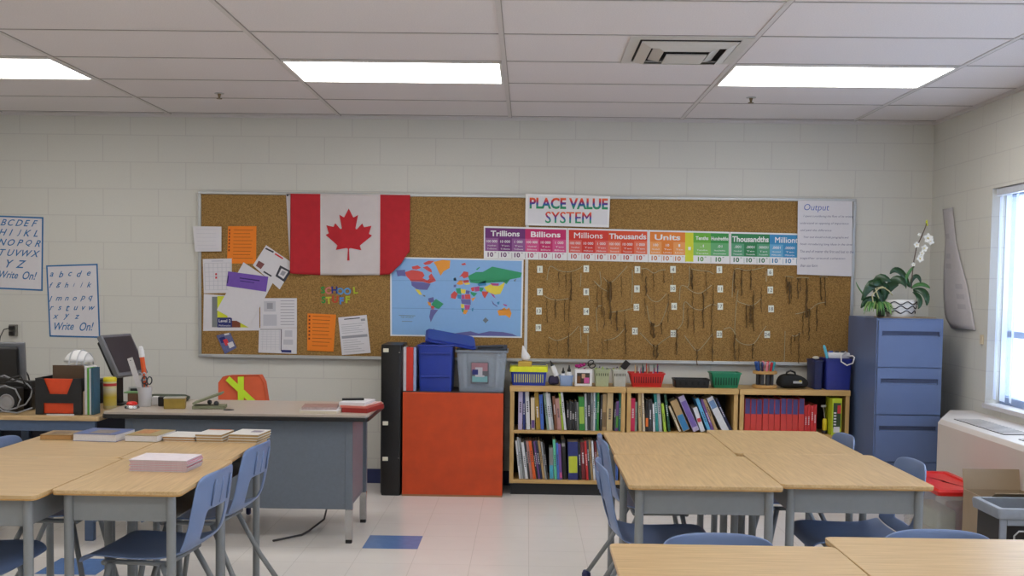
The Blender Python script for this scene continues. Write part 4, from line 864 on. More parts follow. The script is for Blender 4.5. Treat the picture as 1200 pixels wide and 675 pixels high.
mb = MB(); mb.loft([[(x, y, z) for x, y in rrect(-.078*a, .078*a, -.035*a, .035*a, .012, 3)] for a, z in ((.94, 0), (1, .006), (1, .03), (.93, .038))]); mb.build('strip_body', white_plas, t, smooth='auto')
mb = MB(); mb.tube([(.06, -.038, .014), (.085, -.06, .02), (.09, -.088, .01), (.08, -.09, -.03), (.04, -.09, -.045), (.0, -.09, -.02), (.0, -.085, .02), (.02, -.06, .03), (.045, -.04, .045)], .005, 8, mi=0); mb.build('cord', white_plas, t, smooth=True)
for k in range(3):
    mb = MB(); mb.box(-.06+.042*k, -.035+.042*k, -.012, .012, .038, .048); mb.build('socket', dkgrey if k else M('blue socket cover', (60, 90, 180), .4), t, bevel=.002)
mb = MB(); mb.tube([(0, 0, 0), (-.022, 0, .075), (-.026, 0, .09)], .009, 8, rr=[.01, .01, .006]); o = mb.build('highlighter', M('cyan plastic', (90, 180, 205), .4), smooth='auto', base=False); o.location = (x0+.012, 7.29, BTZ+.002); tag(o, 'cyan highlighter standing up at the left end of the power strip', 'marker')
o = MB(); o.sphere((0, 0, 0), .017, seg=10, sc=(1.5, 1, .7)); o = o.build('tape_roll', M('cream tape', (205, 200, 185), .6), smooth=True, base=False); o.location = (x0-.045, 7.37, TZ+.214); o.name = 'crumpled_paper'; tag(o, 'crumpled pale paper on the narrow navy box', 'paper')

# ================================================================== ORANGE CABINET AND NEIGHBOURS
t = thing('storage_cabinet', 'bright orange cabinet standing on the floor under the bins', 'cabinet', (-.497, 7.15, 0))
mb = MB(); mb.box(-.344, .344, .012, .40, 0, .717); mb.build('cabinet_body', M('dark cabinet side', (60, 50, 44), .6), t, bevel=.003)
mb = MB(); mb.box(-.344, .344, 0, .0118, .012, .715); mb.build('front_panel', M('orange lacquer', (192, 66, 18), .5, var=.14, scale=9), t, bevel=.003)
mb = MB(); mb.box(-.344, .344, -.001, .0118, 0, .0118); mb.build('bottom_edge', M('worn wood edge', (150, 105, 70), .7), t)
t = thing('instrument_case', 'tall narrow black case with white tags beside the orange cabinet', 'case', (-.921, 7.15, 0))
mb = MB(); mb.loft([[(x, y, z) for x, y in rrect(-.072*a, .072*a, -.0+.002/a, .36, .02, 3)] for a, z in ((.9, 0), (1, .02), (1, 1.015), (.95, 1.037))]); mb.build('case_body', M('black leatherette', (15, 15, 17), .4, bump=.3, scale=60), t, smooth='auto')
for z in (1.0, .50, .255):
    mb = MB(); mb.box(-.055, -.018, -.006, .003, z-.014, z+.012); mb.build('clasp', M('pale clasp', (214, 210, 190), .4), t, bevel=.002)
for z in (.985, .26):
    mb = MB(); mb.lathe([(.005, 0), (.004, .004)], seg=8, T=Matrix.Translation((.055, .003, z)) @ Matrix.Rotation(R(90), 4, 'X')); mb.build('rivet', chrome, t)
CT = .7175; Yc = 7.2
bl = M('blue bin plastic', (32, 56, 150), .4, var=.04)
x0, x1 = at(490, 430, Yc).x, at(530.5, 430, Yc).x
t = thing('lidded_bin', 'deep blue plastic bin on the orange cabinet', 'bin', ((x0+x1)/2, 7.34, CT)); w2 = (x1-x0)/2; hb = at(510, 404, Yc).z-CT
mb = MB()
def rg(s, z, i=0): return [(x, y, z) for x, y in rrect(-w2*s+i, w2*s-i, -.14*s+i, .14*s-i, .015, 3)]
mb.loft([rg(.92, 0), rg(1, hb), rg(1, hb, .004), rg(.92, .004, .004)]); mb.build('body', bl, t, smooth='auto')
for b_ in ((-w2*.85, w2*.85, -.144, -.1385, hb*.30, hb*.34), (-w2*.85, w2*.85, -.146, -.139, hb*.80, hb*.83), (-w2-.006, w2+.006, -.146, -.139, hb-.012, hb+.001)):
    mb = MB(); mb.box(*b_); mb.build('rib', bl, t, bevel=.002)
t2 = thing('bin_lid', 'blue bin lid lying tilted across the blue and clear bins', 'lid', (at(526, 404, Yc).x, 7.34, CT+hb+.022)); t2.rotation_euler = (R(14), R(10), R(8))
mb = MB(); mb.slab(rrect(-.175, .175, -.13, .13, .025), 0, .014); mb.slab(rrect(-.165, .165, -.12, .12, .025), .014, .026); mb.build('panel', bl, t2, bevel=.004)
mb = MB(); mb.box(-.175, -.14, -.08, .08, -.02, .0); mb.build('lip', bl, t2, bevel=.004)
for a, b, cn, rgb, lb in ((472.6, 476, 'white', (205, 200, 205), 'white binder standing at the left end of the orange cabinet top'), (476.2, 484.2, 'red', (205, 50, 36), 'red binder between two pale binders on the orange cabinet'), (484.6, 487.6, 'pale blue', (150, 165, 200), 'pale blue binder touching the deep blue bin')):
    xa, xb = at(a, 430, Yc).x, at(b, 430, Yc).x; mb = MB(); wd = xb-xa; hh = .30
    mb.box(0, wd, 0, .003, 0, hh, 0); mb.box(0, .002, .003, .22, 0, hh, 0); mb.box(wd-.002, wd, .003, .22, 0, hh, 0); mb.box(.003, wd-.003, .01, .21, .004, hh-.01, 1)
    o = mb.build('binder', [M('binder '+cn, rgb, .5), page], base=False); o.location = (xa, 7.2, CT+.001); tag(o, lb, 'binder', 'binders on the orange cabinet')
x0, x1 = at(534.5, 430, Yc).x, at(593.8, 430, Yc).x
t = thing('clear_tub', 'large clear plastic tub with a picture label on the orange cabinet', 'tub', ((x0+x1)/2, 7.34, CT)); w2 = (x1-x0)/2; hb = at(560, 411, Yc).z-CT
clr = M('cloudy clear plastic', (176, 188, 202), .25, alpha=.38, var=0)
mb = MB(); mb.loft([rg(.88, 0), rg(1, hb), rg(1, hb, .004), rg(.88, .004, .004)]); mb.build('body', clr, t, smooth='auto')
mb = MB(); mb.loft([rg(1, hb-.012, -.008), rg(1, hb+.002, -.008), rg(1, hb+.002, .003), rg(1, hb-.012, .001)], cap=False); mb.loft([rg(1, hb-.012, -.008), rg(1, hb-.012, 0)], cap=False); mb.build('rim', M('grey plastic rim', (120, 128, 140), .4), t, smooth='auto')
for s_ in (-.62, .62):
    mb = MB(); mb.loft([[(w2*s_-.012, -.134, .02), (w2*s_+.012, -.134, .02), (w2*s_+.012, -.128, .02), (w2*s_-.012, -.128, .02)], [(w2*s_*1.08-.014, -.146, hb-.02), (w2*s_*1.08+.014, -.146, hb-.02), (w2*s_*1.08+.014, -.138, hb-.02), (w2*s_*1.08-.014, -.138, hb-.02)]]); mb.build('rib', clr, t)
mb = MB(); T_ = Matrix.Translation((-.012, -.148, .06)) @ Matrix.Rotation(R(-3), 4, 'X')
mb.box(-.06, .06, -.001, .001, 0, .145, 0, T=T_); mb.box(-.05, .055, -.002, -.001, .01, .05, 1, T=T_); mb.sphere((.022, -.002, .05), .014, 3, seg=8, sc=(1, .1, .5), T=T_); mb.box(-.055, .055, -.002, -.001, .085, .14, 2, T=T_); mb.box(-.03, .02, -.0025, -.002, .045, .11, 3, T=T_); mb.box(-.05, -.01, -.003, -.0025, .06, .095, 4, T=T_)
mb.build('label', [M('label grey', (90, 90, 96), .5), M('label teal', (110, 160, 165), .5), M('label rose', (150, 110, 120), .5), M('label pale', (176, 176, 184), .5), navy], t)
mb = MB(); mb.slab(rrect(-.115, .115, -.10, .1, .02), 0, .012); mb.box(-.09, .09, -.03, .03, .012, .024); o = mb.build('tub_lid', M('charcoal plastic', (44, 46, 52), .5), bevel=.003, base=False)
o.location = (x1-.115, 7.33, CT+hb+.004); o.rotation_euler = (R(6), R(-3), 0); tag(o, 'dark grey lid lying on the clear tub', 'lid')

# ================================================================== FILING CABINET, PLANTS
mfc = M('blue filing steel', (92, 110, 148), .42, var=.04, scale=8)
FX0, FX1, FY0, FY1, FZ = 2.272, 2.703, 6.85, 7.47, 1.27
t = thing('filing_cabinet', 'tall blue steel filing cabinet with a plant on top', 'filing cabinet', ((FX0+FX1)/2, FY0, 0)); w2 = (FX1-FX0)/2
mb = MB(); mb.box(-w2, w2, .018, FY1-FY0, .0, FZ); mb.build('cabinet_body', mfc, t, bevel=.004)
for k in range(4):
    z1 = FZ-.012-.309*k; z0 = z1-.303
    mb = MB(); s0 = z1-.105; s1 = z1-.070
    mb.box(-w2+.008, w2-.008, 0, .0175, z0, s0); mb.box(-w2+.008, w2-.008, 0, .0175, s1, z1); mb.box(-w2+.008, -w2+.03, 0, .0175, s0, s1); mb.box(w2-.03, w2-.008, 0, .0175, s0, s1)
    d = mb.build('drawer', mfc, t)
    mb = MB(); mb.box(-w2+.03, w2-.03, .012, .0175, s0, s1, 0); mb.box(-w2+.035, w2-.035, .0, .004, s0+.001, s0+.008, 1); mb.build('recessed_handle', [M('dark blue recess', (66, 77, 106), .6), mfc], d)
TR = at(1060, 366, 6.98)
PX = lambda px, py, y=6.98: at(px, py, y)
cx0, cx1 = PX(1030, 368).x, min(FX1-.01, PX(1092, 368).x)
mb = MB(); mb.slab(rrect(-(cx1-cx0)/2, (cx1-cx0)/2, -.10, .10, .01), 0, .008); o = mb.build('tray', M('cork mat', (150, 130, 105), .8), bevel=.002, base=False); o.location = ((cx0+cx1)/2, 6.99, FZ+.0005); tag(o, 'thin brown tray under the plant pot on the filing cabinet', 'tray')
pz = FZ+.009
pc = PX(1055, 360); t = thing('potted_orchid', 'white orchid in an oval pot with black wavy lines', 'potted plant', (pc.x, 6.98, pz)); px_ = pc.x
mpot = M('white ceramic', (214, 212, 206), .35)
mb = MB(); mb.lathe([(.082, 0), (.088, .01), (.104, .07), (.106, .108), (.102, .112), (.098, .108), (.095, .09)], seg=32, sx=1, sy=.62); mb.build('pot', mpot, t, smooth='auto')
for zz in (.032, .062, .09):
    mb = MB(); pts = []
    for k in range(41):
        a = -math.pi+math.pi*k/40*1.0; r_ = (.09+(zz-.01)*.24)+.0012; z_ = zz+.009*math.sin(k*.62*(1 if zz != .062 else 1)+(0 if zz != .062 else 3.14)); pts.append((r_*math.cos(a), r_*.62*math.sin(a), z_))
    mb.tube(pts, .0035, 5); mb.build('wavy_line', black, t)
mb = MB(); mb.lathe([(.094, .098), (.05, .106), (.001, .11)], seg=24, sx=1, sy=.6); mb.build('soil', M('dark bark', (34, 28, 24), .9, bump=.8, scale=80), t)
def leafmesh(mb, pts, wd, mi=0, fold_=.25, up=Vector((0, 0, 1)), n=10):
    pts = [Vector(p) for p in pts]
    def bz(u):
        m_ = len(pts)-1; q = list(pts)
        while len(q) > 1: q = [q[i].lerp(q[i+1], u) for i in range(len(q)-1)]
        return q[0]
    prev = None; rows_ = []
    for k in range(n+1):
        u = k/n; p = bz(u); d = (bz(min(1, u+.02))-bz(max(0, u-.02))).normalized(); sd = d.cross(up)
        if sd.length < .05: sd = Vector((1, 0, 0))
        sd.normalize(); nr = sd.cross(d).normalized(); w_ = wd*math.sin(math.pi*min(.98, (u*.92+.06)))**.7
        rows_.append([p-sd*w_+nr*w_*fold_, p, p+sd*w_+nr*w_*fold_])
    vs = [v for r in rows_ for v in r]; fs = []
    for k in range(n):
        for j in (0, 1):
            a = 3*k+j; fs.append((a, a+1, a+4, a+3))
    mb._new(vs, fs, mi)
def leafpart(pts, wd, mat, par, name='leaf', **k):
    mb = MB(); leafmesh(mb, pts, wd, **k); o = mb.build(name, mat, par, smooth=True); s_ = o.modifiers.new('s', 'SOLIDIFY'); s_.thickness = .0018; return o
g1 = M('glossy dark leaf', (30, 64, 36), .35, var=.15, scale=12); g2 = M('mid green leaf', (62, 112, 54), .45, var=.12, scale=12); g3 = M('variegated leaf', (112, 142, 78), .5, var=.25, scale=30)
def L(px, py, y=6.98): v = at(px, py, y); return v-Vector((px_, 6.98, pz))
leafpart([L(1065, 336), L(1060, 318), L(1048, 311), L(1043, 321)], .022, g1, t, up=Vector((.2, -1, .3)))
leafpart([L(1066, 337), L(1070, 318), L(1078, 322), L(1079, 332)], .014, g1, t, up=Vector((0, -1, .3)))
leafpart([L(1062, 338), L(1058, 326), L(1068, 314), L(1072, 312)], .010, g2, t, up=Vector((0, -1, .3)))
leafpart([L(1070, 340), L(1082, 338, 6.95), L(1088, 346, 6.93), L(1086, 358, 6.92)], .024, g1, t, up=Vector((0, -1, .4)))
leafpart([L(1070, 342), L(1078, 346, 6.93), L(1080, 355, 6.91), L(1076, 362, 6.90)], .018, g1, t, up=Vector((0, -1, .4)))
leafpart([L(1068, 338), L(1076, 330), L(1086, 334), L(1090, 338)], .014, g2, t, up=Vector((0, -1, .4)))
stem = [L(1068, 338), L(1069, 322), L(1071, 305), L(1074, 290), L(1080, 277), L(1085, 265), L(1086, 259)]
mb = MB(); mb.tube(stem, .0035, 6); mb.build('stem', M('orchid stem', (86, 70, 60), .5), t, smooth=True)
mpet = M('white petal', (228, 228, 222), .6, var=.03)
def flower(px, py, s_, tilt):
    c = L(px, py, 6.965); mb = MB()
    for k in range(5):
        a = tilt+k*2*math.pi/5; d = Vector((math.cos(a), -.25, math.sin(a)))
        leafmesh(mb, [c, c+d*s_*.5+Vector((0, -.006, 0)), c+d*s_], s_*.34, up=Vector((0, -1, 0)), n=5, fold_=.15)
    mb.sphere(tuple(c+Vector((0, -.006, 0))), s_*.18, mi=1, seg=8); mb.build('flower', [mpet, M('lip yellow', (214, 196, 110), .5)], t, smooth=True)
for f_ in ((1087, 279, .034, .3), (1090, 283, .026, .9), (1083, 291, .026, .2), (1074, 287, .022, .5), (1078, 303, .028, .8), (1080, 297, .02, .1), (1070, 310, .016, .4), (1077, 275, .014, .6)): flower(*f_)
mb = MB(); c = L(1086, 260); mb.sphere(tuple(c), .010, seg=8, sc=(.8, .8, 1.4)); mb.sphere(tuple(c+Vector((.004, 0, -.02))), .007, seg=8); mb.build('bud', M('yellow bud', (190, 196, 40), .5), t, smooth=True)
# broad-leaved trailing plant on the left
bx = at(1032, 366, 6.97); t = thing('trailing_plant', 'dark green leafy plant spilling over the left side of the filing cabinet', 'plant', (bx.x, 6.97, pz)); px_ = bx.x
mb = MB(); mb.lathe([(.02, 0), (.026, .004), (.03, .05), (.027, .05), (.024, .03)], seg=16); mb.build('pot', M('dark nursery pot', (40, 44, 36), .6), t, smooth='auto')
def L(px, py, y=6.97): v = at(px, py, y); return v-Vector((bx.x, 6.97, pz))
for pp, wd, mt in (([(1034, 362), (1030, 338), (1024, 318), (1010, 352)], .040, g1), ([(1034, 350), (1046, 328), (1054, 322), (1062, 336)], .034, g1), ([(1032, 356), (1022, 330), (1030, 320), (1044, 330)], .036, g1), ([(1034, 358), (1024, 348), (1014, 350), (1009, 361)], .026, g1), ([(1036, 352), (1040, 338), (1034, 328), (1020, 334)], .030, g1)):
    leafpart([L(*q, 6.97-.02*i) for i, q in enumerate(pp)], wd, mt, t, up=Vector((.1, -1, .2)))
rd = random.Random(4)
for k in range(26):
    a = rd.uniform(-1, 1); x = 1029+a*10; l = rd.uniform(7, 17)
    leafpart([L(1028+a*4, 362, 6.93), L(x, 352-l*.4, 6.92), L(x+a*6, 356, 6.90), L(x+a*9, 367+rd.uniform(-4, 3), 6.835)], .0055, g2 if k % 2 else g3, t, name='blade_leaf', up=Vector((0, -1, .2)), n=6)
leafpart([L(1028, 362), L(1014, 350), L(1004, 336), L(1003, 330)], .005, g2, t, name='blade_leaf', up=Vector((0, -1, .2)))
mb = MB()
for pts in ([(1030, 350), (1026, 338), (1034, 336), (1042, 341), (1046, 346)], [(1024, 362), (1022, 346), (1030, 338), (1038, 337)]): mb.tube([L(*q, 6.90) for q in pts], .004, 6)
mb.build('pale_stem', M('pale stem', (180, 172, 130), .6), t, smooth=True)

# ------------------------------------------------------------------ curled poster on the right wall
def lerp_px(tab, y):
    for (x0, y0), (x1, y1) in zip(tab, tab[1:]):
        if y0 <= y <= y1: return x0+(x1-x0)*(y-y0)/(y1-y0)
    return tab[-1][0] if y > tab[-1][1] else tab[0][0]
def q6(x, y): return (980+x/3.555, 210+y/3.555)
Lf = [q6(443, 125), q6(455, 250), q6(447, 380), q6(447, 480), q6(452, 570), q6(478, 618)]; Rt = [q6(485, 118), q6(500, 260), q6(520, 350), q6(545, 440), q6(568, 560), q6(580, 630)]
mb = MB(); NU, NV = 10, 24; g = []
for j in range(NV+1):
    v = j/NV; yl = Lf[0][1]+(Lf[-1][1]-Lf[0][1])*v; yr = Rt[0][1]+(Rt[-1][1]-Rt[0][1])*v; row = []
    for i in range(NU+1):
        u = i/NU; px = lerp_px(Lf, yl)*(1-u)+lerp_px(Rt, yr)*u; py = yl*(1-u)+yr*u
        row.append(mb.bm.verts.new(atx(px, py, W_XR-.006-.022*math.sin(math.pi*u)*(.5+.5*v)-.01*math.sin(v*9+u*3)*v*math.sin(math.pi*u))))
    g.append(row)
for j in range(NV):
    for i in range(NU):
        f_ = mb.bm.faces.new((g[j][i], g[j][i+1], g[j+1][i+1], g[j+1][i]))
        f_.material_index = 1 if (i in (5, 6, 7) and 14 < j < 21 and j % 2) or (i in (1, 2, 3) and j in (5, 9, 11)) else 0
o = mb.build('curled_poster', [M('aged paper', (186, 182, 184), .8, var=.03), M('faint print', (172, 168, 172), .8, var=0)], smooth=True); s_ = o.modifiers.new('s', 'SOLIDIFY'); s_.thickness = .001
tag(o, 'curled pale poster hanging from a corner on the right wall', 'poster')
p = atx(1151, 398, W_XR-.004); mb = MB(); mb.box(-.012, 0, -.018, .018, -.03, .03, 0); o = mb.build('wall_switch', M('cream switch plate', (205, 190, 160), .5), bevel=.003, base=False); o.location = (W_XR-.0005, p.y, p.z); tag(o, 'small cream switch plate on the right wall below the curled poster', 'switch')
# ------------------------------------------------------------------ radiator cover
t = thing('radiator_cover', 'long cream metal radiator cover under the window', 'radiator cover', (W_XR, 0, 0)); RX = 2.47-W_XR; RYE = 6.80
mrad = M('cream enamel', (206, 198, 190), .4, var=.03, scale=3)
mb = MB(); ys_ = [-.4, RYE]
P_ = [(-.001, -.4), (-.001, RYE), (-.14, RYE), (RX+.02, 6.36), (RX, 6.30), (RX, -.4)]; P2 = [(-.001, -.4), (-.001, RYE), (-.145, RYE), (RX+.04, 6.36), (RX+.02, 6.30), (RX+.02, -.4)]
mb.loft([[(x, y, z) for x, y in q] for q, z in ((P_, 0), (P_, .66), (P2, .686))]); mb.build('casing', mrad, t, bevel=.004)
for k in range(8):
    y1 = 6.30-.83*k; y0 = y1-.66
    mb = MB(); mb.box(RX+.09, RX+.25, y0, y1, .6862, .6895, 0)
    n = 15
    for i in range(n): mb.box(RX+.09, RX+.25, y0+(y1-y0)*(i+.1)/n, y0+(y1-y0)*(i+.6)/n, .6896, .6900, 1)
    mb.build('grille', [M('dark grille gap', (70, 68, 68), .7), mrad], t)
# ================================================================== TEACHER DESK
DX0, DX1, DY0, DY1, DZ = -2.33, -.86, 5.715, 6.39, .73
t = thing('teacher_desk', 'large grey steel teacher desk with a pale top and black edge', 'desk', ((DX0+DX1)/2, DY0, 0)); w2 = (DX1-DX0)/2; D = DY1-DY0
mdt = M('grey-beige desk laminate', (176, 164, 152), .35, var=.05, scale=80); mds = M('slate grey steel', (104, 113, 124), .45, var=.05, scale=60)
mb = MB(); mb.slab(rrect(-w2+.004, w2-.004, .004, D-.004, .03), DZ-.012, DZ); mb.build('desktop', mdt, t)
mb = MB(); mb.slab(rrect(-w2, w2, 0, D, .03), DZ-.036, DZ-.0121); mb.build('black_edge', black, t, bevel=.004)
lx = w2-.12
mb = MB(); mb.box(-lx-.0, lx, .09, .11, .19, DZ-.037); mb.build('front_panel', mds, t, bevel=.003)
for sx in (-1, 1):
    xa, xb = sorted((sx*lx, sx*(lx-.38)))
    mb = MB(); mb.box(xa, xb, .112, D-.07, .19, DZ-.037); ped = mb.build('drawer_pedestal', mds, t, bevel=.003)
    for k in range(3):
        mb = MB(); mb.box(xa+.01, xb-.01, D-.07, D-.055, .2+.165*k, .355+.165*k); mb.build('drawer', mds, ped, bevel=.002)
    mb = MB(); xo = sx*lx; mb.box(min(xo, xo+sx*.002), max(xo, xo+sx*.002), .14, D-.1, .22, DZ-.06); mb.build('side_trim', M('pink-grey steel', (122, 120, 128), .45), t)
    for yy in (.085, D-.075):
        mb = MB(); mb.box(sx*lx-.02, sx*lx+.02, yy, yy+.035, .02, .19); lg = mb.build('leg', chrome, t, bevel=.003)
        mb = MB(); mb.box(sx*lx-.0205, sx*lx+.0205, yy-.0005, yy+.0355, .19, DZ-.037); mb.build('corner_post', mds, t, bevel=.003)
        mb = MB(); mb.box(sx*lx-.017, sx*lx+.017, yy+.003, yy+.032, 0, .02); mb.build('foot', black, lg)
p = atz(268, 480.5, DZ); mb = MB(); mb.lathe([(.03, 0), (.03, .002), (.024, .003)], seg=20, T=Matrix.Translation((p.x-(DX0+DX1)/2, p.y-DY0, DZ+.0002))); mb.build('cable_grommet', black, t)
mb = MB(); a = atz(362, 622, .006); mb.tube([(a.x-.15, a.y-.25, .006), (a.x-.02, a.y-.1, .006), (a.x, a.y, .006), (a.x+.05, a.y+.2, .03), (a.x+.06, a.y+.35, .16)], .006, 6); o = mb.build('floor_cable', dkgrey, smooth=True); tag(o, 'dark cord trailing on the floor under the teacher desk', 'cord')

# ---- computer table
t = thing('computer_table', 'oak-topped computer table left of the teacher desk', 'table', (-3.2, 5.72, 0)); TZ2 = .70
mb = MB(); mb.slab(rrect(-1.0, .855, 0, .78, .02), TZ2-.024, TZ2); mb.build('tabletop', [oakx], t, bevel=.003)
mtb = M('slate blue steel', (74, 92, 120), .5)
mb = MB(); mb.box(-.98, .83, .02, .04, TZ2-.085, TZ2-.025); mb.box(-.98, .83, .72, .74, TZ2-.085, TZ2-.025); mb.build('apron', mtb, t, bevel=.002)
for xx in (-.9, -.06, .12, .78):
    for yy in (.06, .70):
        mb = MB(); mb.box(xx-.025, xx+.025, yy-.02, yy+.02, 0, TZ2-.086); mb.build('leg', mtb, t, bevel=.004)
mb = MB(); mb.box(-.98, .83, .705, .715, .22, TZ2-.087); mb.build('modesty_panel', M('dark navy panel', (34, 40, 62), .6), t)

def monitor(label, loc, rz, tilt, w_, h_, up=0):
    t = thing('monitor', label, 'monitor', loc, rz)
    T_ = Matrix.Translation((0, 0, .11+up+h_/2)) @ Matrix.Rotation(-tilt, 4, 'X')
    mb = MB(); mb.box(-w_/2, w_/2, -.012, .02, -h_/2, h_/2, 0, T_); mb.build('housing', M('monitor bezel', (110, 112, 118), .4), t, bevel=.004)
    mb = MB(); mb.box(-w_/2+.018, w_/2-.018, -.0145, -.0121, -h_/2+.022, h_/2-.018, 0, T_); mb.build('screen', M('switched-off screen', (52, 54, 60), .3, var=.03), t)
    mb = MB(); mb.box(-w_*.42, w_*.42, .0201, .052, -h_*.4, h_*.42, 0, T_); mb.build('back_shell', black, t, bevel=.01)
    mb = MB(); mb.box(-.035, .035, .025, .05, .012, .14+up); mb.slab(rrect(-.07, .07, -.03, .08, .02), 0, .012); mb.build('stand', black, t, bevel=.003)
    return t
# left monitor, seen from behind
p = at(-6, 440, 6.1)
t = monitor('black monitor seen from behind at the left edge', (p.x-.03, 6.12, TZ2+.001), R(200), R(8), .38, .27)
t.rotation_euler.z = R(192)
t = monitor('tilted black monitor behind the scissors cup', (at(147, 440, 6.3).x-.015, 6.31, TZ2+.001), R(77), R(27), .30, .27, up=.055)
# devices at far left
p = at(25, 447, 6.0); mb = MB(); mb.box(-.07, .065, -.05, .05, 0, .045); mb.box(-.07, .065, -.02, .05, -.12, -.001); o = mb.build('docking_station', black, bevel=.006, base=False); o.location = (p.x, 6.0, TZ2+.1215); tag(o, 'black box-shaped device right of the left monitor', 'computer device')
t = thing('desk_speaker', 'small black speaker with a pale round cone at the left edge', 'speaker', (at(9, 470, 5.86).x, 5.88, TZ2+.001))
mb = MB(); mb.box(-.06, .06, -.03, .05, 0, .14); mb.build('speaker_box', black, t, bevel=.008)
mb = MB(); mb.lathe([(.001, .004), (.018, .003), (.03, .0), (.042, .006), (.045, .0)], seg=20, T=Matrix.Translation((0, -.0335, .06)) @ Matrix.Rotation(R(90), 4, 'X')); mb.build('cone', M('pale cone', (150, 150, 152), .5), t, smooth='auto')
mb = MB(); c_ = at(12, 455, 5.8)
for k, pts in enumerate(([(-14, 446), (5, 440), (18, 446), (32, 450), (38, 456), (36, 465), (30, 474), (10, 481)], [(-14, 450), (8, 449), (22, 444), (36, 448), (40, 462)], [(-14, 458), (6, 452), (18, 456), (24, 468), (20, 478), (-5, 484)], [(-10, 440), (10, 444), (24, 440), (30, 452)], [(-12, 470), (4, 482), (20, 484), (38, 478)])):
    mb.tube([at(a, b, 5.80-.008*k) for a, b in pts], .0045, 6, mi=k % 2)
o = mb.build('cable_bundle', [M('grey cable', (140, 142, 146), .5), black], smooth=True); tag(o, 'tangle of grey and black cables in front of the left monitor', 'cables')
mb = MB(); mb.tube([at(*q, 6.5) for q in ((20, 418), (26, 428), (33, 440), (36, 452))]+[Vector((at(37, 460, 6.35).x, 6.35, TZ2+.01))], .005, 6); o = mb.build('hanging_cable', black, smooth=True); tag(o, 'thin black cord hanging beside the left monitor', 'cord')
# organiser
ox0, ox1 = at(41, 480, 5.78).x, at(95, 480, 5.78).x; w2 = (ox1-ox0)/2
t = thing('file_organizer', 'black file box with orange folders showing through its front', 'file box', ((ox0+ox1)/2, 5.785, TZ2+.001)); hh = .203; dd = .22
mb = MB()
mb.box(-w2, -w2+.045, 0, .006, 0, hh); mb.box(w2-.045, w2, 0, .006, 0, hh)
mb.prism([(-w2+.045, .065), (w2-.045, .065), (w2-.045, .115), (-w2+.045, .115)], 0, .006)
mb.prism([(-w2+.045, .115), (w2-.045, .115), (w2-.075, .115), (-w2+.075, .115)], 0, .006)
mb.prism([(-w2+.045, .1151), (-w2+.08, .1151), (-w2+.045, hh)], 0, .006); mb.prism([(w2-.045, .1151), (w2-.045, hh), (w2-.08, .1151)], 0, .006)
mb.box(-w2, -w2+.005, .006, dd, 0, hh); mb.box(w2-.005, w2, .006, dd, 0, hh); mb.box(-w2, w2, dd, dd+.005, 0, hh); mb.box(-w2+.005, w2-.005, .006, dd, 0, .005)
mb.build('box_body', black, t)
for lb, x_, y_, z_, h_, mt in (('orange folder in the front of the black file box', 0, .012, .006, .193, M('orange folder', (214, 70, 24), .6)), ('brown folder standing tall in the black file box', .012, .10, .006, .262, M('brown folder', (92, 74, 56), .8)),):
    mb = MB(); ww_ = w2-.012 if 'orange' in lb else .088; mb.box(-ww_, ww_, 0, .012, 0, h_); o = mb.build('folder', mt, base=False, bevel=.001); o.location = ((ox0+ox1)/2+x_, 5.785+y_, TZ2+.001+z_); tag(o, lb, 'folder')
mb = MB(); mb.slab([(-.06, -.006), (.07, -.012), (.085, .004), (0, .006), (-.07, .004)], 0, .006); o = mb.build('paper_scrap', white_paper, base=False); o.location = ((ox0+ox1)/2+.01, 5.765, TZ2+.001); tag(o, 'white paper scrap lying at the foot of the black file box', 'paper')
ht = at(84, 428, 6.0)
t = thing('hard_hat', 'white hard hat resting behind the black file box', 'hard hat', (ht.x, 6.10, TZ2+.001), scale=1.12)
mb = MB(); mb.box(-.06, .09, -.06, .06, 0, .235); o = mb.build('carton', M('grey carton', (96, 98, 104), .7), base=False, bevel=.004); o.location = (ht.x, 6.10, TZ2+.001); tag(o, 'grey carton behind the black file box under the hard hat', 'box')
t.location.z = TZ2+.237
mb = MB(); mb.sphere((0, 0, .012), .078, seg=24, sc=(1, 1, 1.05), z0=0); mb.build('shell', white_plas, t, smooth=True)
mb = MB(); mb.lathe([(.078, .006), (.088, .004), (.088, .010), (.078, .014)], seg=24); mb.build('brim', white_plas, t, smooth='auto')
for s_ in (-.02, .02, .05):
    mb = MB(); mb.tube([(s_, .0801*math.cos(a)*math.sqrt(1-(s_/.08)**2), .014+.0835*math.sin(a)*math.sqrt(1-(s_/.08)**2)) for a in [math.pi*k/12 for k in range(13)]], .003, 6); mb.build('ridge', M('pale grey plastic', (190, 192, 196), .4), t, smooth=True)
xc = ox1+.003
for a, b, h_, cn, rgb, lb in ((95.5, 98.5, .13, 'tan', (170, 150, 125), 'tan notebook tucked against the right side of the file box'), (99, 103.4, .262, 'white', (210, 210, 210), 'white binder standing right of the black file box'), (103.8, 107.6, .262, 'green', (88, 160, 50), 'bright green binder between two paler binders on the computer table'), (108, 111, .258, 'pale grey', (190, 196, 198), 'pale grey binder right of the bright green one'), (111.5, 116, .262, 'dark teal', (44, 84, 104), 'dark teal binder, rightmost beside the yellow canister')):
    y0 = 5.80; xa = xc; xb = xa+(b-a)*.0029; xc = xb+.001; mb = MB(); wd = xb-xa
    mb.box(0, wd, 0, .003, 0, h_, 0); mb.box(0, .002, .003, .09, 0, h_, 0); mb.box(wd-.002, wd, .003, .09, 0, h_, 0); mb.box(.0025, wd-.0025, .01, .085, .004, h_-.01, 1)
    o = mb.build('binder', [M('binder '+cn, rgb, .5), page], base=False); o.location = (xa, y0, TZ2+.001); tag(o, lb, 'binder', 'binders on the computer table')
p = at(129, 476, 6.10); t = thing('wipes_canister', 'white and yellow wipes canister with a yellow lid', 'canister', (p.x, 6.10, TZ2+.001))
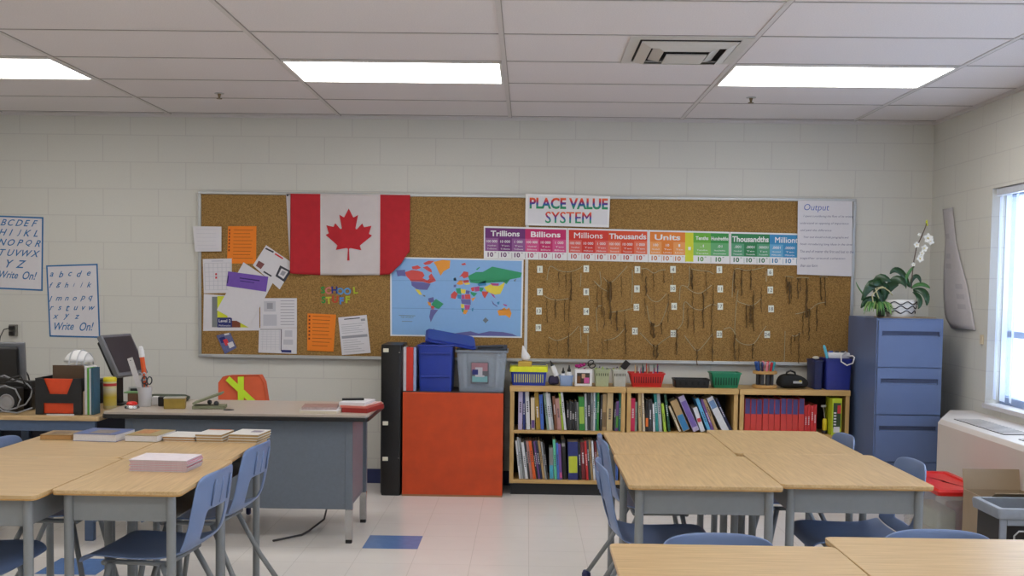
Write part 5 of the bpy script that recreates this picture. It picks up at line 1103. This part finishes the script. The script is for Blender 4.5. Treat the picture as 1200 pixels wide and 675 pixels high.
mb = MB(); mb.lathe([(.034, 0), (.037, .004), (.037, .162), (.034, .166)], seg=24); mb.build('canister_body', M('canister label', (206, 200, 150), .4, var=.12, scale=14), t, smooth='auto')
mb = MB(); mb.lathe([(.038, .160), (.038, .178), (.034, .184), (.015, .186)], seg=24); mb.build('lid', M('yellow lid', (222, 206, 40), .4), t, smooth='auto')
mb = MB(); mb.lathe([(.0374, .134), (.0374, .150)], seg=24); mb.build('red_band', M('red label band', (190, 50, 50), .5), t, smooth='auto')
mb = MB(); mb.lathe([(.0373, .02), (.0373, .12)], seg=24); mb.build('label', ramp('yellow to white label', [(0, (216, 200, 110)), (.5, (214, 190, 60)), (1, (210, 206, 190))]), t, smooth='auto')
# printer behind and small silver framed device
p = at(121, 470, 6.42); mb = MB(); mb.box(-.05, .05, -.06, .06, 0, .13); mb.box(-.04, .04, -.05, .05, .13, .145); o = mb.build('printer', black, bevel=.01, base=False); o.location = (p.x-.03, 6.41, TZ2+.001); tag(o, 'black printer behind the yellow canister', 'printer')
# ---- things on the teacher desk, left end
def on(px, py): return atz(px, py, DZ)
q = on(152, 479.5); t = thing('game_buzzer', 'red and silver push buzzer at the left end of the teacher desk', 'buzzer', (q.x, q.y+.035, DZ+.0005))
mb = MB(); mb.lathe([(.038, 0), (.041, .004), (.038, .016), (.030, .022)], seg=24); mb.build('buzzer_base', chrome, t, smooth='auto')
mb = MB(); mb.lathe([(.030, .0222), (.029, .030), (.02, .038), (.001, .041)], seg=24); mb.build('button', M('red button', (206, 34, 26), .35), t, smooth='auto')
q = on(167, 477); cpx, cpy = q.x, q.y+.04
t = thing('pencil_cup', 'frosted white cup holding scissors, a ruler and a glue stick', 'cup', (cpx, cpy, DZ+.0005))
mb = MB(); mb.lathe([(.034, 0), (.040, .112), (.0375, .112), (.032, .004), (.001, .004)], seg=24); mb.build('cup_body', M('frosted plastic', (204, 204, 206), .4, alpha=.8, var=0), t, smooth='auto')
o = MB(); o.box(-.016, .016, -.0015, .0015, 0, .26); o.lathe([(.003, 0), (.003, .0005)], seg=8, mi=1, T=Matrix.Translation((0, -.0018, .245)) @ Matrix.Rotation(R(90), 4, 'X')); o = o.build('ruler', [M('white ruler', (206, 204, 204), .4), dkgrey], base=False); o.location = (cpx-.006, cpy, DZ+.03); o.rotation_euler = (0, R(-18), 0); tag(o, 'white ruler leaning left in the frosted cup', 'ruler')
t = thing('glue_stick', 'tall orange glue stick with a white cap in the frosted cup', 'glue stick', (cpx+.012, cpy+.015, DZ+.012)); t.rotation_euler = (0, R(-7), 0)
mb = MB(); mb.lathe([(.013, 0), (.013, .28)], seg=14); mb.build('barrel', M('orange barrel', (220, 90, 30), .4), t, smooth='auto')
mb = MB(); mb.lathe([(.016, .272), (.016, .305), (.014, .315), (.012, .33), (.006, .335)], seg=14); mb.build('cap', white_plas, t, smooth='auto')
scissors('black-handled scissors standing in the frosted cup', (cpx+.014, cpy-.014, DZ+.125), (0, R(6), R(10)), dkgrey); scissors('grey-handled scissors leaning right in the frosted cup', (cpx-.016, cpy+.006, DZ+.145), (0, R(-4), R(-20)), M('pale handle', (170, 176, 186), .4))
q = on(156, 477); mb = MB(); mb.box(-.03, .03, 0, .05, 0, .07, 0); mb.box(-.05, .03, -.006, .055, .07, .078, 1); o = mb.build('card_box', [M('brown card', (110, 80, 60), .7), M('green card', (110, 150, 100), .7)], base=False); o.location = (q.x-.03, q.y+.075, DZ+.0005); tag(o, 'small brown box with a green card on top beside the cup', 'box')
t = thing('picture_frame', 'small dark picture frame with a silver edge behind the cup', 'picture frame', (on(146, 478).x-.0, 6.12, DZ+.0005), R(20))
mb = MB(); mb.box(-.055, .055, 0, .012, 0, .10); mb.build('frame', alu, t, bevel=.002)
mb = MB(); mb.box(-.045, .045, -.001, -.0001, .01, .09); mb.build('picture', M('dark picture', (40, 42, 50), .4), t)
q = on(178, 476); mb = MB(); mb.box(-.018, .018, 0, .04, 0, .05); o = mb.build('small_carton', white_plas, base=False, bevel=.004); o.location = (q.x, q.y+.045, DZ+.0005); tag(o, 'small white container just right of the cup', 'container')
q = on(185, 477); mb = MB(); mb.lathe([(.018, 0), (.02, .005), (.02, .05), (.016, .055)], seg=16); o = mb.build('ink_bottle', black, smooth='auto', base=False); o.location = (q.x+.004, q.y+.05, DZ+.0005); tag(o, 'small black jar left of the yellow tin', 'jar')
q = on(200, 480); t = thing('yellow_tin', 'dull yellow tin box standing on the teacher desk', 'tin', (q.x+.005, q.y+.06, DZ+.0005), R(12))
mb = MB(); mb.box(-.058, .058, -.035, .035, 0, .058); mb.build('tin_body', M('mustard tin', (156, 132, 60), .4, .3, var=.15, scale=20), t, bevel=.004)
mb = MB(); mb.box(-.06, .06, -.037, .037, .058, .064); mb.build('tin_lid', M('silver lid', (180, 178, 168), .3, .6), t, bevel=.002)
q = on(203, 466); mb = MB(); mb.loft([[(x, y, z) for x, y in rrect(-.13*a, .13*a, -.06*a, .06*a, .04, 4)] for a, z in ((.9, 0), (1, .012), (1, .024), (.85, .034))]); o = mb.build('zip_pouch', M('dark green cloth', (66, 76, 62), .8, bump=.4, scale=60), smooth=True, base=False); o.location = (q.x+.02, min(q.y, DY1-.09), DZ+.0005); tag(o, 'flat dark green pouch near the back of the teacher desk', 'pouch')
q = on(232, 480); t = thing('folded_booklet', 'grey-green folder lying half open beside the yellow tin', 'folder', (q.x+.045, q.y+.07, DZ+.0005), R(8))
mgf = M('grey-green card', (118, 122, 96), .7, var=.12, scale=25)
mb = MB(); mb.box(-.09, .09, -.05, .06, 0, .018); mb.build('lower_cover', mgf, t, bevel=.003)
mb = MB(); mb.box(-.07, .10, -.05, .06, 0, .012, T=Matrix.Translation((-.02, 0, .048)) @ Matrix.Rotation(R(-20), 4, 'Y')); mb.build('raised_cover', mgf, t, bevel=.003)
mb = MB(); mb.sphere((.04, -.02, .03), .015, seg=8); mb.sphere((.0, .0, .035), .014, seg=8); mb.build('clip', dkgrey, t, smooth=True)
# papers at the right end
def pile(px, py, w_, d_, h_, rz, name, label, cat, mats, z=DZ, fy=0, bands=None, group=None):
    q = atz(px, py, z); mb = MB(); mb.box(-w_/2, w_/2, 0, d_, 0, h_, 0)
    mb.box(-w_/2, w_/2, 0, d_, h_, h_+.0015, 1)
    if bands:
        for a, b, mi in bands: mb.box(-w_/2-.0004, w_/2+.0004, -.0004, d_*.99, h_*a, h_*b, mi)
    o = mb.build(name, mats, base=False, bevel=0); o.location = (q.x, q.y+fy, z+.0006); o.rotation_euler = (0, 0, rz); tag(o, label, cat, group); return o
drd = M('dark red binder', (150, 36, 32), .5); 
def lay(o, x, y, z, a): o.location = (x, y, DZ+z); o.rotation_euler = (0, 0, R(a))
mpk = M('pale pink folder', (206, 172, 166), .6)
lay(pile(405, 484, .15, .27, .024, 0, 'binder', 'dark red ring binder under the papers on the desk corner', 'binder', [drd, drd]), -.955, 5.83, .0006, -12)
lay(pile(395, 484, .21, .19, .016, 0, 'paper_stack', 'low white paper stack at the right front of the desk', 'papers', [page, white_paper]), -1.145, 5.765, .0006, -5)
lay(pile(395, 484, .19, .18, .014, 0, 'magazine', 'brown and pink magazine lying on the low white paper stack', 'magazine', [M('magazine edge', (170, 150, 146), .6, var=.2, scale=60), M('magazine cover', (150, 118, 110), .5, var=.25, scale=30)]), -1.145, 5.79, .0186, 6)
lay(pile(400, 474, .15, .25, .012, 0, 'folder', 'pink folder lying flat on the dark red binder', 'folder', [M('pink-red card', (206, 110, 98), .6), mpk]), -.965, 5.835, .0266, -14)
lay(pile(400, 474, .15, .21, .012, 0, 'paper_stack', 'white papers topping the pink folder at the desk corner', 'papers', [white_paper, white_paper]), -.975, 5.86, .0410, -8)
mb = MB(); mb.tube([(-.06, 0, 0), (.06, .03, 0)], .007, 8); o = mb.build('black_pen', black, smooth='auto', base=False); o.location = (-.985, 5.95, DZ+.0622); tag(o, 'black pen lying on top of the papers at the desk corner', 'pen')

# ================================================================== CLASSROOM CHAIRS
def shell_pts():
    prof = [(.225, .405), (.215, .425), (.18, .435), (.08, .428), (-.04, .424), (-.12, .432), (-.165, .452), (-.208, .49), (-.224, .54), (-.236, .60), (-.246, .66), (-.256, .72), (-.262, .748)]
    wid = [.185, .195, .20, .205, .205, .20, .197, .194, .192, .190, .188, .176, .145]
    return prof, wid
def make_chair():
    t = thing('classroom_chair', 'x', 'chair')
    prof, wid = shell_pts(); NU = 12
    def row(i):
        x, z = prof[i]; w_ = wid[i]; r_ = []
        for k in range(NU+1):
            u = -1+2*k/NU; y = u*w_
            if i <= 6: dz = .014*abs(u)**3*(1 if i > 1 else .3); r_.append((x, y, z+dz))
            else:
                f_ = .030*(abs(u)**2.2); r_.append((x+f_, y, z-(.012*abs(u)**4 if i == len(prof)-1 else 0)))
        return r_
    rowsv = [row(i) for i in range(len(prof))]
    def mk(i0, i1, name, hole=None):
        mb = MB(); g = [[mb.bm.verts.new(v) for v in rowsv[i]] for i in range(i0, i1+1)]
        for i in range(i1-i0):
            for k in range(NU):
                if hole and (i+i0) in hole[0] and k in hole[1]: continue
                mb.bm.faces.new((g[i][k], g[i][k+1], g[i+1][k+1], g[i+1][k]))
        o = mb.build(name, blueplas, t, smooth=True); s_ = o.modifiers.new('s', 'SOLIDIFY'); s_.thickness = .009; s_.offset = 0
        b_ = o.modifiers.new('u', 'SUBSURF'); b_.levels = 1; b_.render_levels = 2; return o
    mk(0, 6, 'seat'); bk = mk(6, 12, 'backrest', ((7, 8), (3, 4, 5, 6, 7, 8)))
    for y in (-.075, 0, .075):
        mb = MB(); mb.tube([(-.242, y, .615), (-.251, y, .665), (-.260, y, .715)], .0045, 6, rr=[.003, .005, .003]); mb.build('rib', blueplas, bk, smooth=True)
    mb = MB()
    pass
    mb.tube([(.14, -.16, .408), (.14, .16, .408)], .010, 8); mb.tube([(-.10, -.15, .408), (-.10, .15, .408)], .010, 8); mb.tube([(.14, -.14, .408), (-.10, -.14, .408)], .010, 8); mb.tube([(.14, .14, .408), (-.10, .14, .408)], .010, 8)
    mb.build('under_frame', steel, t, smooth=True)
    for s_ in (-1, 1):
        for nm, a, b, c in (('f', (.12, s_*.15, .405), (.165, s_*.175, .2), (.20, s_*.20, .03)), ('r', (-.08, s_*.145, .405), (-.18, s_*.175, .2), (-.29, s_*.20, .03))):
            mb = MB(); mb.tube([a, b, c], .0115, 10); lg = mb.build('leg', steel, t, smooth=True)
            mb = MB(); mb.lathe([(.014, 0), (.021, .006), (.022, .03), (.016, .046)], (c[0], c[1], 0), 12); mb.build('glide', capblue, lg, smooth=True)
    return t
C0 = make_chair(); first = [True]
def chair(x, y, rz, label, group=None, s=1):
    if first[0]:
        first[0] = False; C0.location = (x, y, 0); C0.rotation_euler = (0, 0, rz); C0['label'] = label; C0.scale = (s, s, s)
        if group: C0['group'] = group
        return C0
    return dup(C0, (x, y, 0), rz, label, group, (s, s, s))
GC = 'blue classroom chairs'
chair(-1.40, 3.97, R(180-5), 'blue plastic chair facing left, right side of the left desk group, nearest', GC)
chair(-1.41, 4.62, R(180-5), 'blue plastic chair tucked at the far right desk of the left group', GC)
chair(-2.06, 3.80, 0, 'blue plastic chair under the front left desk, seat cut by the photo edge', GC)
chair(-2.08, 4.62, R(3), 'blue plastic chair at the left group far left, back rising behind the desk', GC)
chair(.55, 4.25, R(1), 'blue plastic chair facing right at the near left of the right group', GC)
chair(.605, 4.965, R(1), 'blue plastic chair at the far left of the right group, by the bookcase', GC)
chair(1.375, 4.37, R(180), 'blue plastic chair on the right side of the right group, nearer one', GC)
chair(1.32, 5.12, R(180), 'blue plastic chair at the far right of the right group', GC)
chair(.575, 2.87, R(-90), 'blue plastic chair behind the front left desk, only its curved top showing', GC, .965)
chair(1.245, 2.93, R(-90), 'blue plastic chair behind the front right desk, only its curved top showing', GC, .975)

# vest chair behind the teacher desk
vc = chair(-1.85, 6.68, R(-90), 'blue-grey chair behind the teacher desk under the orange vest'); vc.scale = (1, .70, 1.11); vc.location = (-1.865, 6.70, 0)
t = thing('safety_vest', 'orange safety vest with lime stripes draped over a chair back', 'vest', (-1.865, 6.97, 0))
# draped sheet over the chair back top: front and back panels
mvo = M('orange vest cloth', (216, 96, 58), .8, var=.06, scale=14, bump=.3); mvl = M('lime reflective tape', (200, 232, 40), .5, var=.02)
def P3(px, py): return at(px, py, 6.92)-Vector((-1.865, 6.97, 0))
outline = [(257, 448), (262, 441), (270, 440), (305, 439.5), (310, 448), (315, 476), (257.5, 476)]
pv = [P3(*q) for q in outline]
mb = MB(); n = len(pv)
rings = []
for yy, ins in ((-.050, .010), (-.058, 0), (.02, 0), (.03, .01)):
    c_ = sum((Vector((p.x, 0, p.z)) for p in pv), Vector())/n
    rings.append([(p.x*(1-ins)+c_.x*ins, yy-.01-(.88-p.z)*.10, p.z*(1-ins)+c_.z*ins) for p in pv])
mb.loft(rings); vo = mb.build('vest_body', mvo, t, smooth='auto', bevel=.006)
mb = MB()
def strip(a, b, wpx, dy):
    A, B_ = Vector(a), Vector(b); d = (B_-A).normalized(); nrm = Vector((-d.y, d.x))*wpx/2; N = 6
    for k in range(N):
        c, e = A.lerp(B_, k/N), A.lerp(B_, (k+1)/N); Q = [P3(*(c+nrm)), P3(*(c-nrm)), P3(*(e-nrm)), P3(*(e+nrm))]
        f1 = [(p.x, -.0715-dy-(.88-p.z)*.10, p.z) for p in Q]; f2 = [(x, y+.002, z) for x, y, z in f1]; mb.loft([f2, f1])
strip((268, 443), (305, 476), 6.5, 0); strip((283.5, 441), (284.5, 476), 7, .001)
mb.build('reflective_stripe', mvl, t)

# ================================================================== STUDENT DESKS
def desk(x0, x1, y0, y1, rz, label, grain=oaky, open_sides='x', group='student desks', Z=.72, fl=0):
    t = thing('student_desk', label, 'desk', ((x0+x1)/2, (y0+y1)/2, 0), rz, group); w2, d2 = (x1-x0)/2-.0006, (y1-y0)/2-.0006
    fx = lambda P: [(x+(fl*(y+d2)/(2*d2) if x > 0 else 0), y) for x, y in P]
    mb = MB(); mb.slab(fx(rrect(-w2, w2, -d2, d2, .022)), Z-.012, Z); mb.build('desktop', grain, t, bevel=.0015)
    mb = MB(); mb.slab(fx(rrect(-w2+.001, w2-.001, -d2+.001, d2-.001, .022)), Z-.0175, Z-.0121); mb.build('edging', oakedge, t)
    a, b = w2-.045, d2-.045; z0, z1 = Z-.115, Z-.018
    mb = MB(); mb.box(-a, a, -b, -b+.002, z0, z1); mb.box(-a, a, b-.002, b, z0, z1); mb.box(-a, a, -b+.002, b-.002, z0, z0+.002); s_ = 1 if open_sides == '-' else -1
    mb.box(min(s_*a, s_*(a-.002)), max(s_*a, s_*(a-.002)), -b+.002, b-.002, z0+.002, z1); mb.build('book_box', steel, t)
    for sx in (-1, 1):
        for sy in (-1, 1):
            mb = MB(); mb.tube([(sx*a, sy*(b+.002), z1), (sx*a, sy*(b+.002), .02)], .0165, 12); lg = mb.build('leg', steel, t, smooth='auto')
            mb = MB(); mb.lathe([(.019, 0), (.019, .022), (.0165, .026)], (sx*a, sy*(b+.002), 0), 12); mb.build('foot_cap', dkgrey, lg)
    return t
desk(-1.648, -1.195, 3.602, 4.272, 0, 'oak-topped student desk with the pink-edged booklets, left group')
desk(-1.672, -1.215, 4.276, 4.93, 0, 'oak-topped student desk at the left group back right, by two white books')
desk(-2.27, -1.652, 3.50, 4.275, 0, 'oak-topped student desk at the left group front left, cut by the edge', open_sides='-', grain=oakx)
desk(-2.27, -1.676, 4.277, 4.90, 0, 'oak-topped student desk at the left group back left, with tan and blue books', open_sides='-', grain=oakx)
desk(.384, .958, 3.86, 4.58, 0, 'oak-topped student desk at the front left of the right group', open_sides='-')
desk(.392, .928, 4.581, 5.28, 0, 'oak-topped student desk at the back left of the right group', open_sides='-')
desk(.962, 1.537, 3.925, 4.66, 0, 'oak-topped student desk at the front right of the right group')
desk(.932, 1.505, 4.661, 5.42, 0, 'oak-topped student desk at the back right of the right group')
desk(.243, .885, 2.25, 2.975, 0, 'oak-topped student desk at the bottom, left of the foreground pair', grain=oakx, open_sides='-')
desk(.889, 1.70, 2.30, 3.10, R(.5), 'oak-topped student desk at the bottom right corner of the photo', grain=oakx)

# ------------------------------------------------------------------ books on the left desks
DT = .7206
def lbook(px0, px1, py, w_, d_, h_, rz, cover, side, label, pic=None, n=1):
    q = atz((px0+px1)/2, py, .72); w_ = (atz(px1, py, .72).x-atz(px0, py, .72).x)
    mb = MB()
    for i in range(n):
        z0 = h_*i/n; z1 = h_*(i+1)/n-.0006*(n > 1); o_ = random.uniform(-.003, .003)*(n > 1)
        mb.box(-w_/2+o_, w_/2+o_, 0, d_, z0, z0+.0015, 0); mb.box(-w_/2+.002+o_, w_/2-.002+o_, .002, d_-.002, z0+.0015, z1-.0015, 1); mb.box(-w_/2+o_, w_/2+o_, 0, d_, z1-.0015, z1, 0)
    mats = [M('cover '+cover[0], cover[1], .45, var=.05), M('pages '+side[0], side[1], .8, var=.06, scale=150)]
    if pic: mats.append(M('picture %d %d %d' % pic[0], pic[0], .5, var=.3, scale=60)); mb.box(-w_/2+w_*pic[1], -w_/2+w_*pic[2], d_*pic[3], d_*pic[4], h_, h_+.0006, 2)
    o = mb.build('book', mats, base=False); o.location = (q.x, q.y, DT); o.rotation_euler = (0, 0, rz); tag(o, label, 'book', 'books on the left desks'); return o
lbook(46, 84, 515.5, 0, .15, .022, R(2), ('tan', (150, 124, 84)), ('tan', (170, 130, 80)), 'tan paperback at the far left of the row along the desk back', ((120, 100, 76), .2, .8, .2, .8))
lbook(83, 138, 517.5, 0, .19, .034, R(-5), ('slate blue', (84, 100, 150)), ('white', (206, 204, 206)), 'thick book with a slate blue picture cover and white page edge', ((130, 120, 110), .3, .8, .15, .7))
lbook(144.5, 186, 518, 0, .20, .030, R(-5), ('tan and green', (158, 140, 96)), ('white', (204, 200, 198)), 'thick tan picture book right of the slate blue book', ((176, 120, 70), .1, .6, .3, .9))
lbook(189, 229, 517.5, 0, .17, .022, R(-4), ('white', (214, 212, 208)), ('tan', (178, 160, 124)), 'white-covered book stack left of the orange-topped one', None, 2)
lbook(228, 261, 518.5, 0, .17, .036, R(-4), ('white', (214, 212, 208)), ('brown-tan', (168, 138, 90)), 'white-topped book stack with an orange back edge', ((206, 110, 50), .05, .9, .9, .99), 3)
lbook(266, 303, 519, 0, .18, .038, R(-5), ('white', (214, 212, 208)), ('brown-tan', (168, 138, 90)), 'white-topped book stack nearest the desk corner, small grey picture on top', ((130, 120, 140), .55, .9, .45, .75), 3)
# pink-edged booklets
q = atz(181, 553, .72)
for k in range(7):
    mb = MB(); w_, d_ = .225, .165; o_ = random.uniform(-.004, .004)
    mb.box(-w_/2+o_, w_/2+o_, 0, d_, 0, .0052, 0); mb.box(-w_/2+o_, w_/2+o_, 0, d_, .0052, .0062, 1 if k < 6 else 2)
    o = mb.build('booklet', [M('booklet pages', (190, 180, 186), .8, var=.06, scale=150), M('pink cover', (196, 96, 112), .6), M('white top cover', (216, 208, 214), .6)], base=False); o.location = (q.x+.015, q.y, DT+.0064*k); o.rotation_euler = (0, 0, R(-3))
    tag(o, 'thin pink-covered booklet in the stack on the near left desk, %s from the bottom' % ordn[k] if k < 6 else 'white-topped booklet, uppermost of the stack on the near left desk', 'booklet', 'stacked booklets')

# ------------------------------------------------------------------ bins by the radiator
q0 = atz(1104, 579, .43); q1 = atz(1141, 579, .43)
t = thing('lidded_bin', 'clear plastic bin with a bright red lid on the floor by the radiator', 'bin', (2.24, 5.62, 0)); 
mb = MB(); 
def r2(sx, sy, z, i=0): return [(x, y, z) for x, y in rrect(-sx+i, sx-i, -sy+i, sy-i, .02, 3)]
mb.loft([r2(.115, .24, 0), r2(.125, .27, .415), r2(.125, .27, .415, .003), r2(.115, .24, .004, .003)]); mb.build('body', M('hazy clear plastic', (205, 205, 205), .3, alpha=.3, var=0), t, smooth='auto')
mb = MB(); mb.loft([r2(.135, .285, .410), r2(.138, .288, .43), r2(.13, .28, .442), r2(.10, .25, .444), r2(.095, .245, .435), r2(.01, .02, .435)]); mb.box(-.05, .05, .285, .30, .40, .43); mb.build('lid', M('bright red plastic', (206, 30, 26), .35), t, smooth='auto')
for lb, mt, b in (('folded cream cloth inside the red-lidded bin', M('cream cloth', (190, 180, 150), .8, var=.15, scale=20), (-.105, .105, -.22, .2, .005, .2)), ('maroon bundle inside the red-lidded bin near its top', M('maroon cloth', (140, 40, 56), .8), (.0, .105, -.2, -.02, .2005, .34)), ('pale papers inside the red-lidded bin at left', M('pale green paper', (170, 178, 150), .8, var=.15, scale=30), (-.105, -.005, -.2, .1, .2005, .32))):
    mb = MB(); mb.box(*b); o = mb.build('bundle', mt, bevel=.015); o.location += Vector((2.24, 5.62, 0)); tag(o, lb, 'bin contents')
# cardboard box
t = thing('cardboard_box', 'open brown cardboard box behind the black and grey tote', 'cardboard box', (2.325, 5.09, 0))
mcb2 = M('corrugated cardboard', (158, 138, 112), .8, var=.05, scale=10); 
mb = MB(); mb.box(-.14, .14, -.14, -.136, 0, .47); mb.box(-.14, .14, .136, .14, 0, .47); mb.box(-.14, -.136, -.136, .136, 0, .47); mb.box(.136, .14, -.136, .136, 0, .47); mb.box(-.136, .136, -.136, .136, 0, .005); mb.build('carton', mcb2, t)
mb = MB(); mb.box(-.14, .14, 0, .004, 0, .10, T=Matrix.Translation((0, .137, .47)) @ Matrix.Rotation(R(-12), 4, 'X')); mb.build('flap', mcb2, t)
mb = MB(); mb.box(-.14, .14, 0, .004, 0, .09, T=Matrix.Translation((0, -.137, .47)) @ Matrix.Rotation(R(60), 4, 'X')); mb.build('flap', mcb2, t)
# tote
t = thing('rolling_tote', 'black tote with a thick grey rim standing at the right edge', 'tote', (2.245, 4.74, 0))
mgr = M('grey rim plastic', (134, 140, 148), .45)
mb = MB(); mb.loft([[(x, y, z) for x, y in rrect(-.15, .17, -.12, .12, .01, 2)] for z in (0.0, .48)]+[[(x, y, z) for x, y in rrect(-.147, .167, -.117, .117, .01, 2)] for z in (.48, .02)]); mb.build('body', black, t)
mb = MB(); mb.loft([[(x, y, z) for x, y in rrect(-.165-e, .185+e, -.14-e, .14+e, .015, 3)] for z, e in ((.455, 0), (.49, .004), (.50, 0))]+[[(x, y, z) for x, y in rrect(-.14, .16, -.112, .112, .01, 3)] for z in (.50, .455)]+[[(x, y, .455) for x, y in rrect(-.165, .185, -.14, .14, .015, 3)]], cap=False); mb.build('rim', mgr, t, smooth='auto')
mb = MB(); mb.box(-.155, -.125, -.135, -.121, .02, .454); mb.box(.14, .172, -.135, -.121, .02, .454); mb.box(-.125, .14, -.135, -.121, .425, .454); mb.build('front_frame', mgr, t, bevel=.003)
mb = MB(); mb.tube([(-.09, -.13, .25), (-.09, -.13, .38), (-.07, -.13, .40), (.10, -.13, .40), (.12, -.13, .38), (.12, -.13, .25)], .004, 6); mb.build('wire_loop', alu, t, smooth=True)
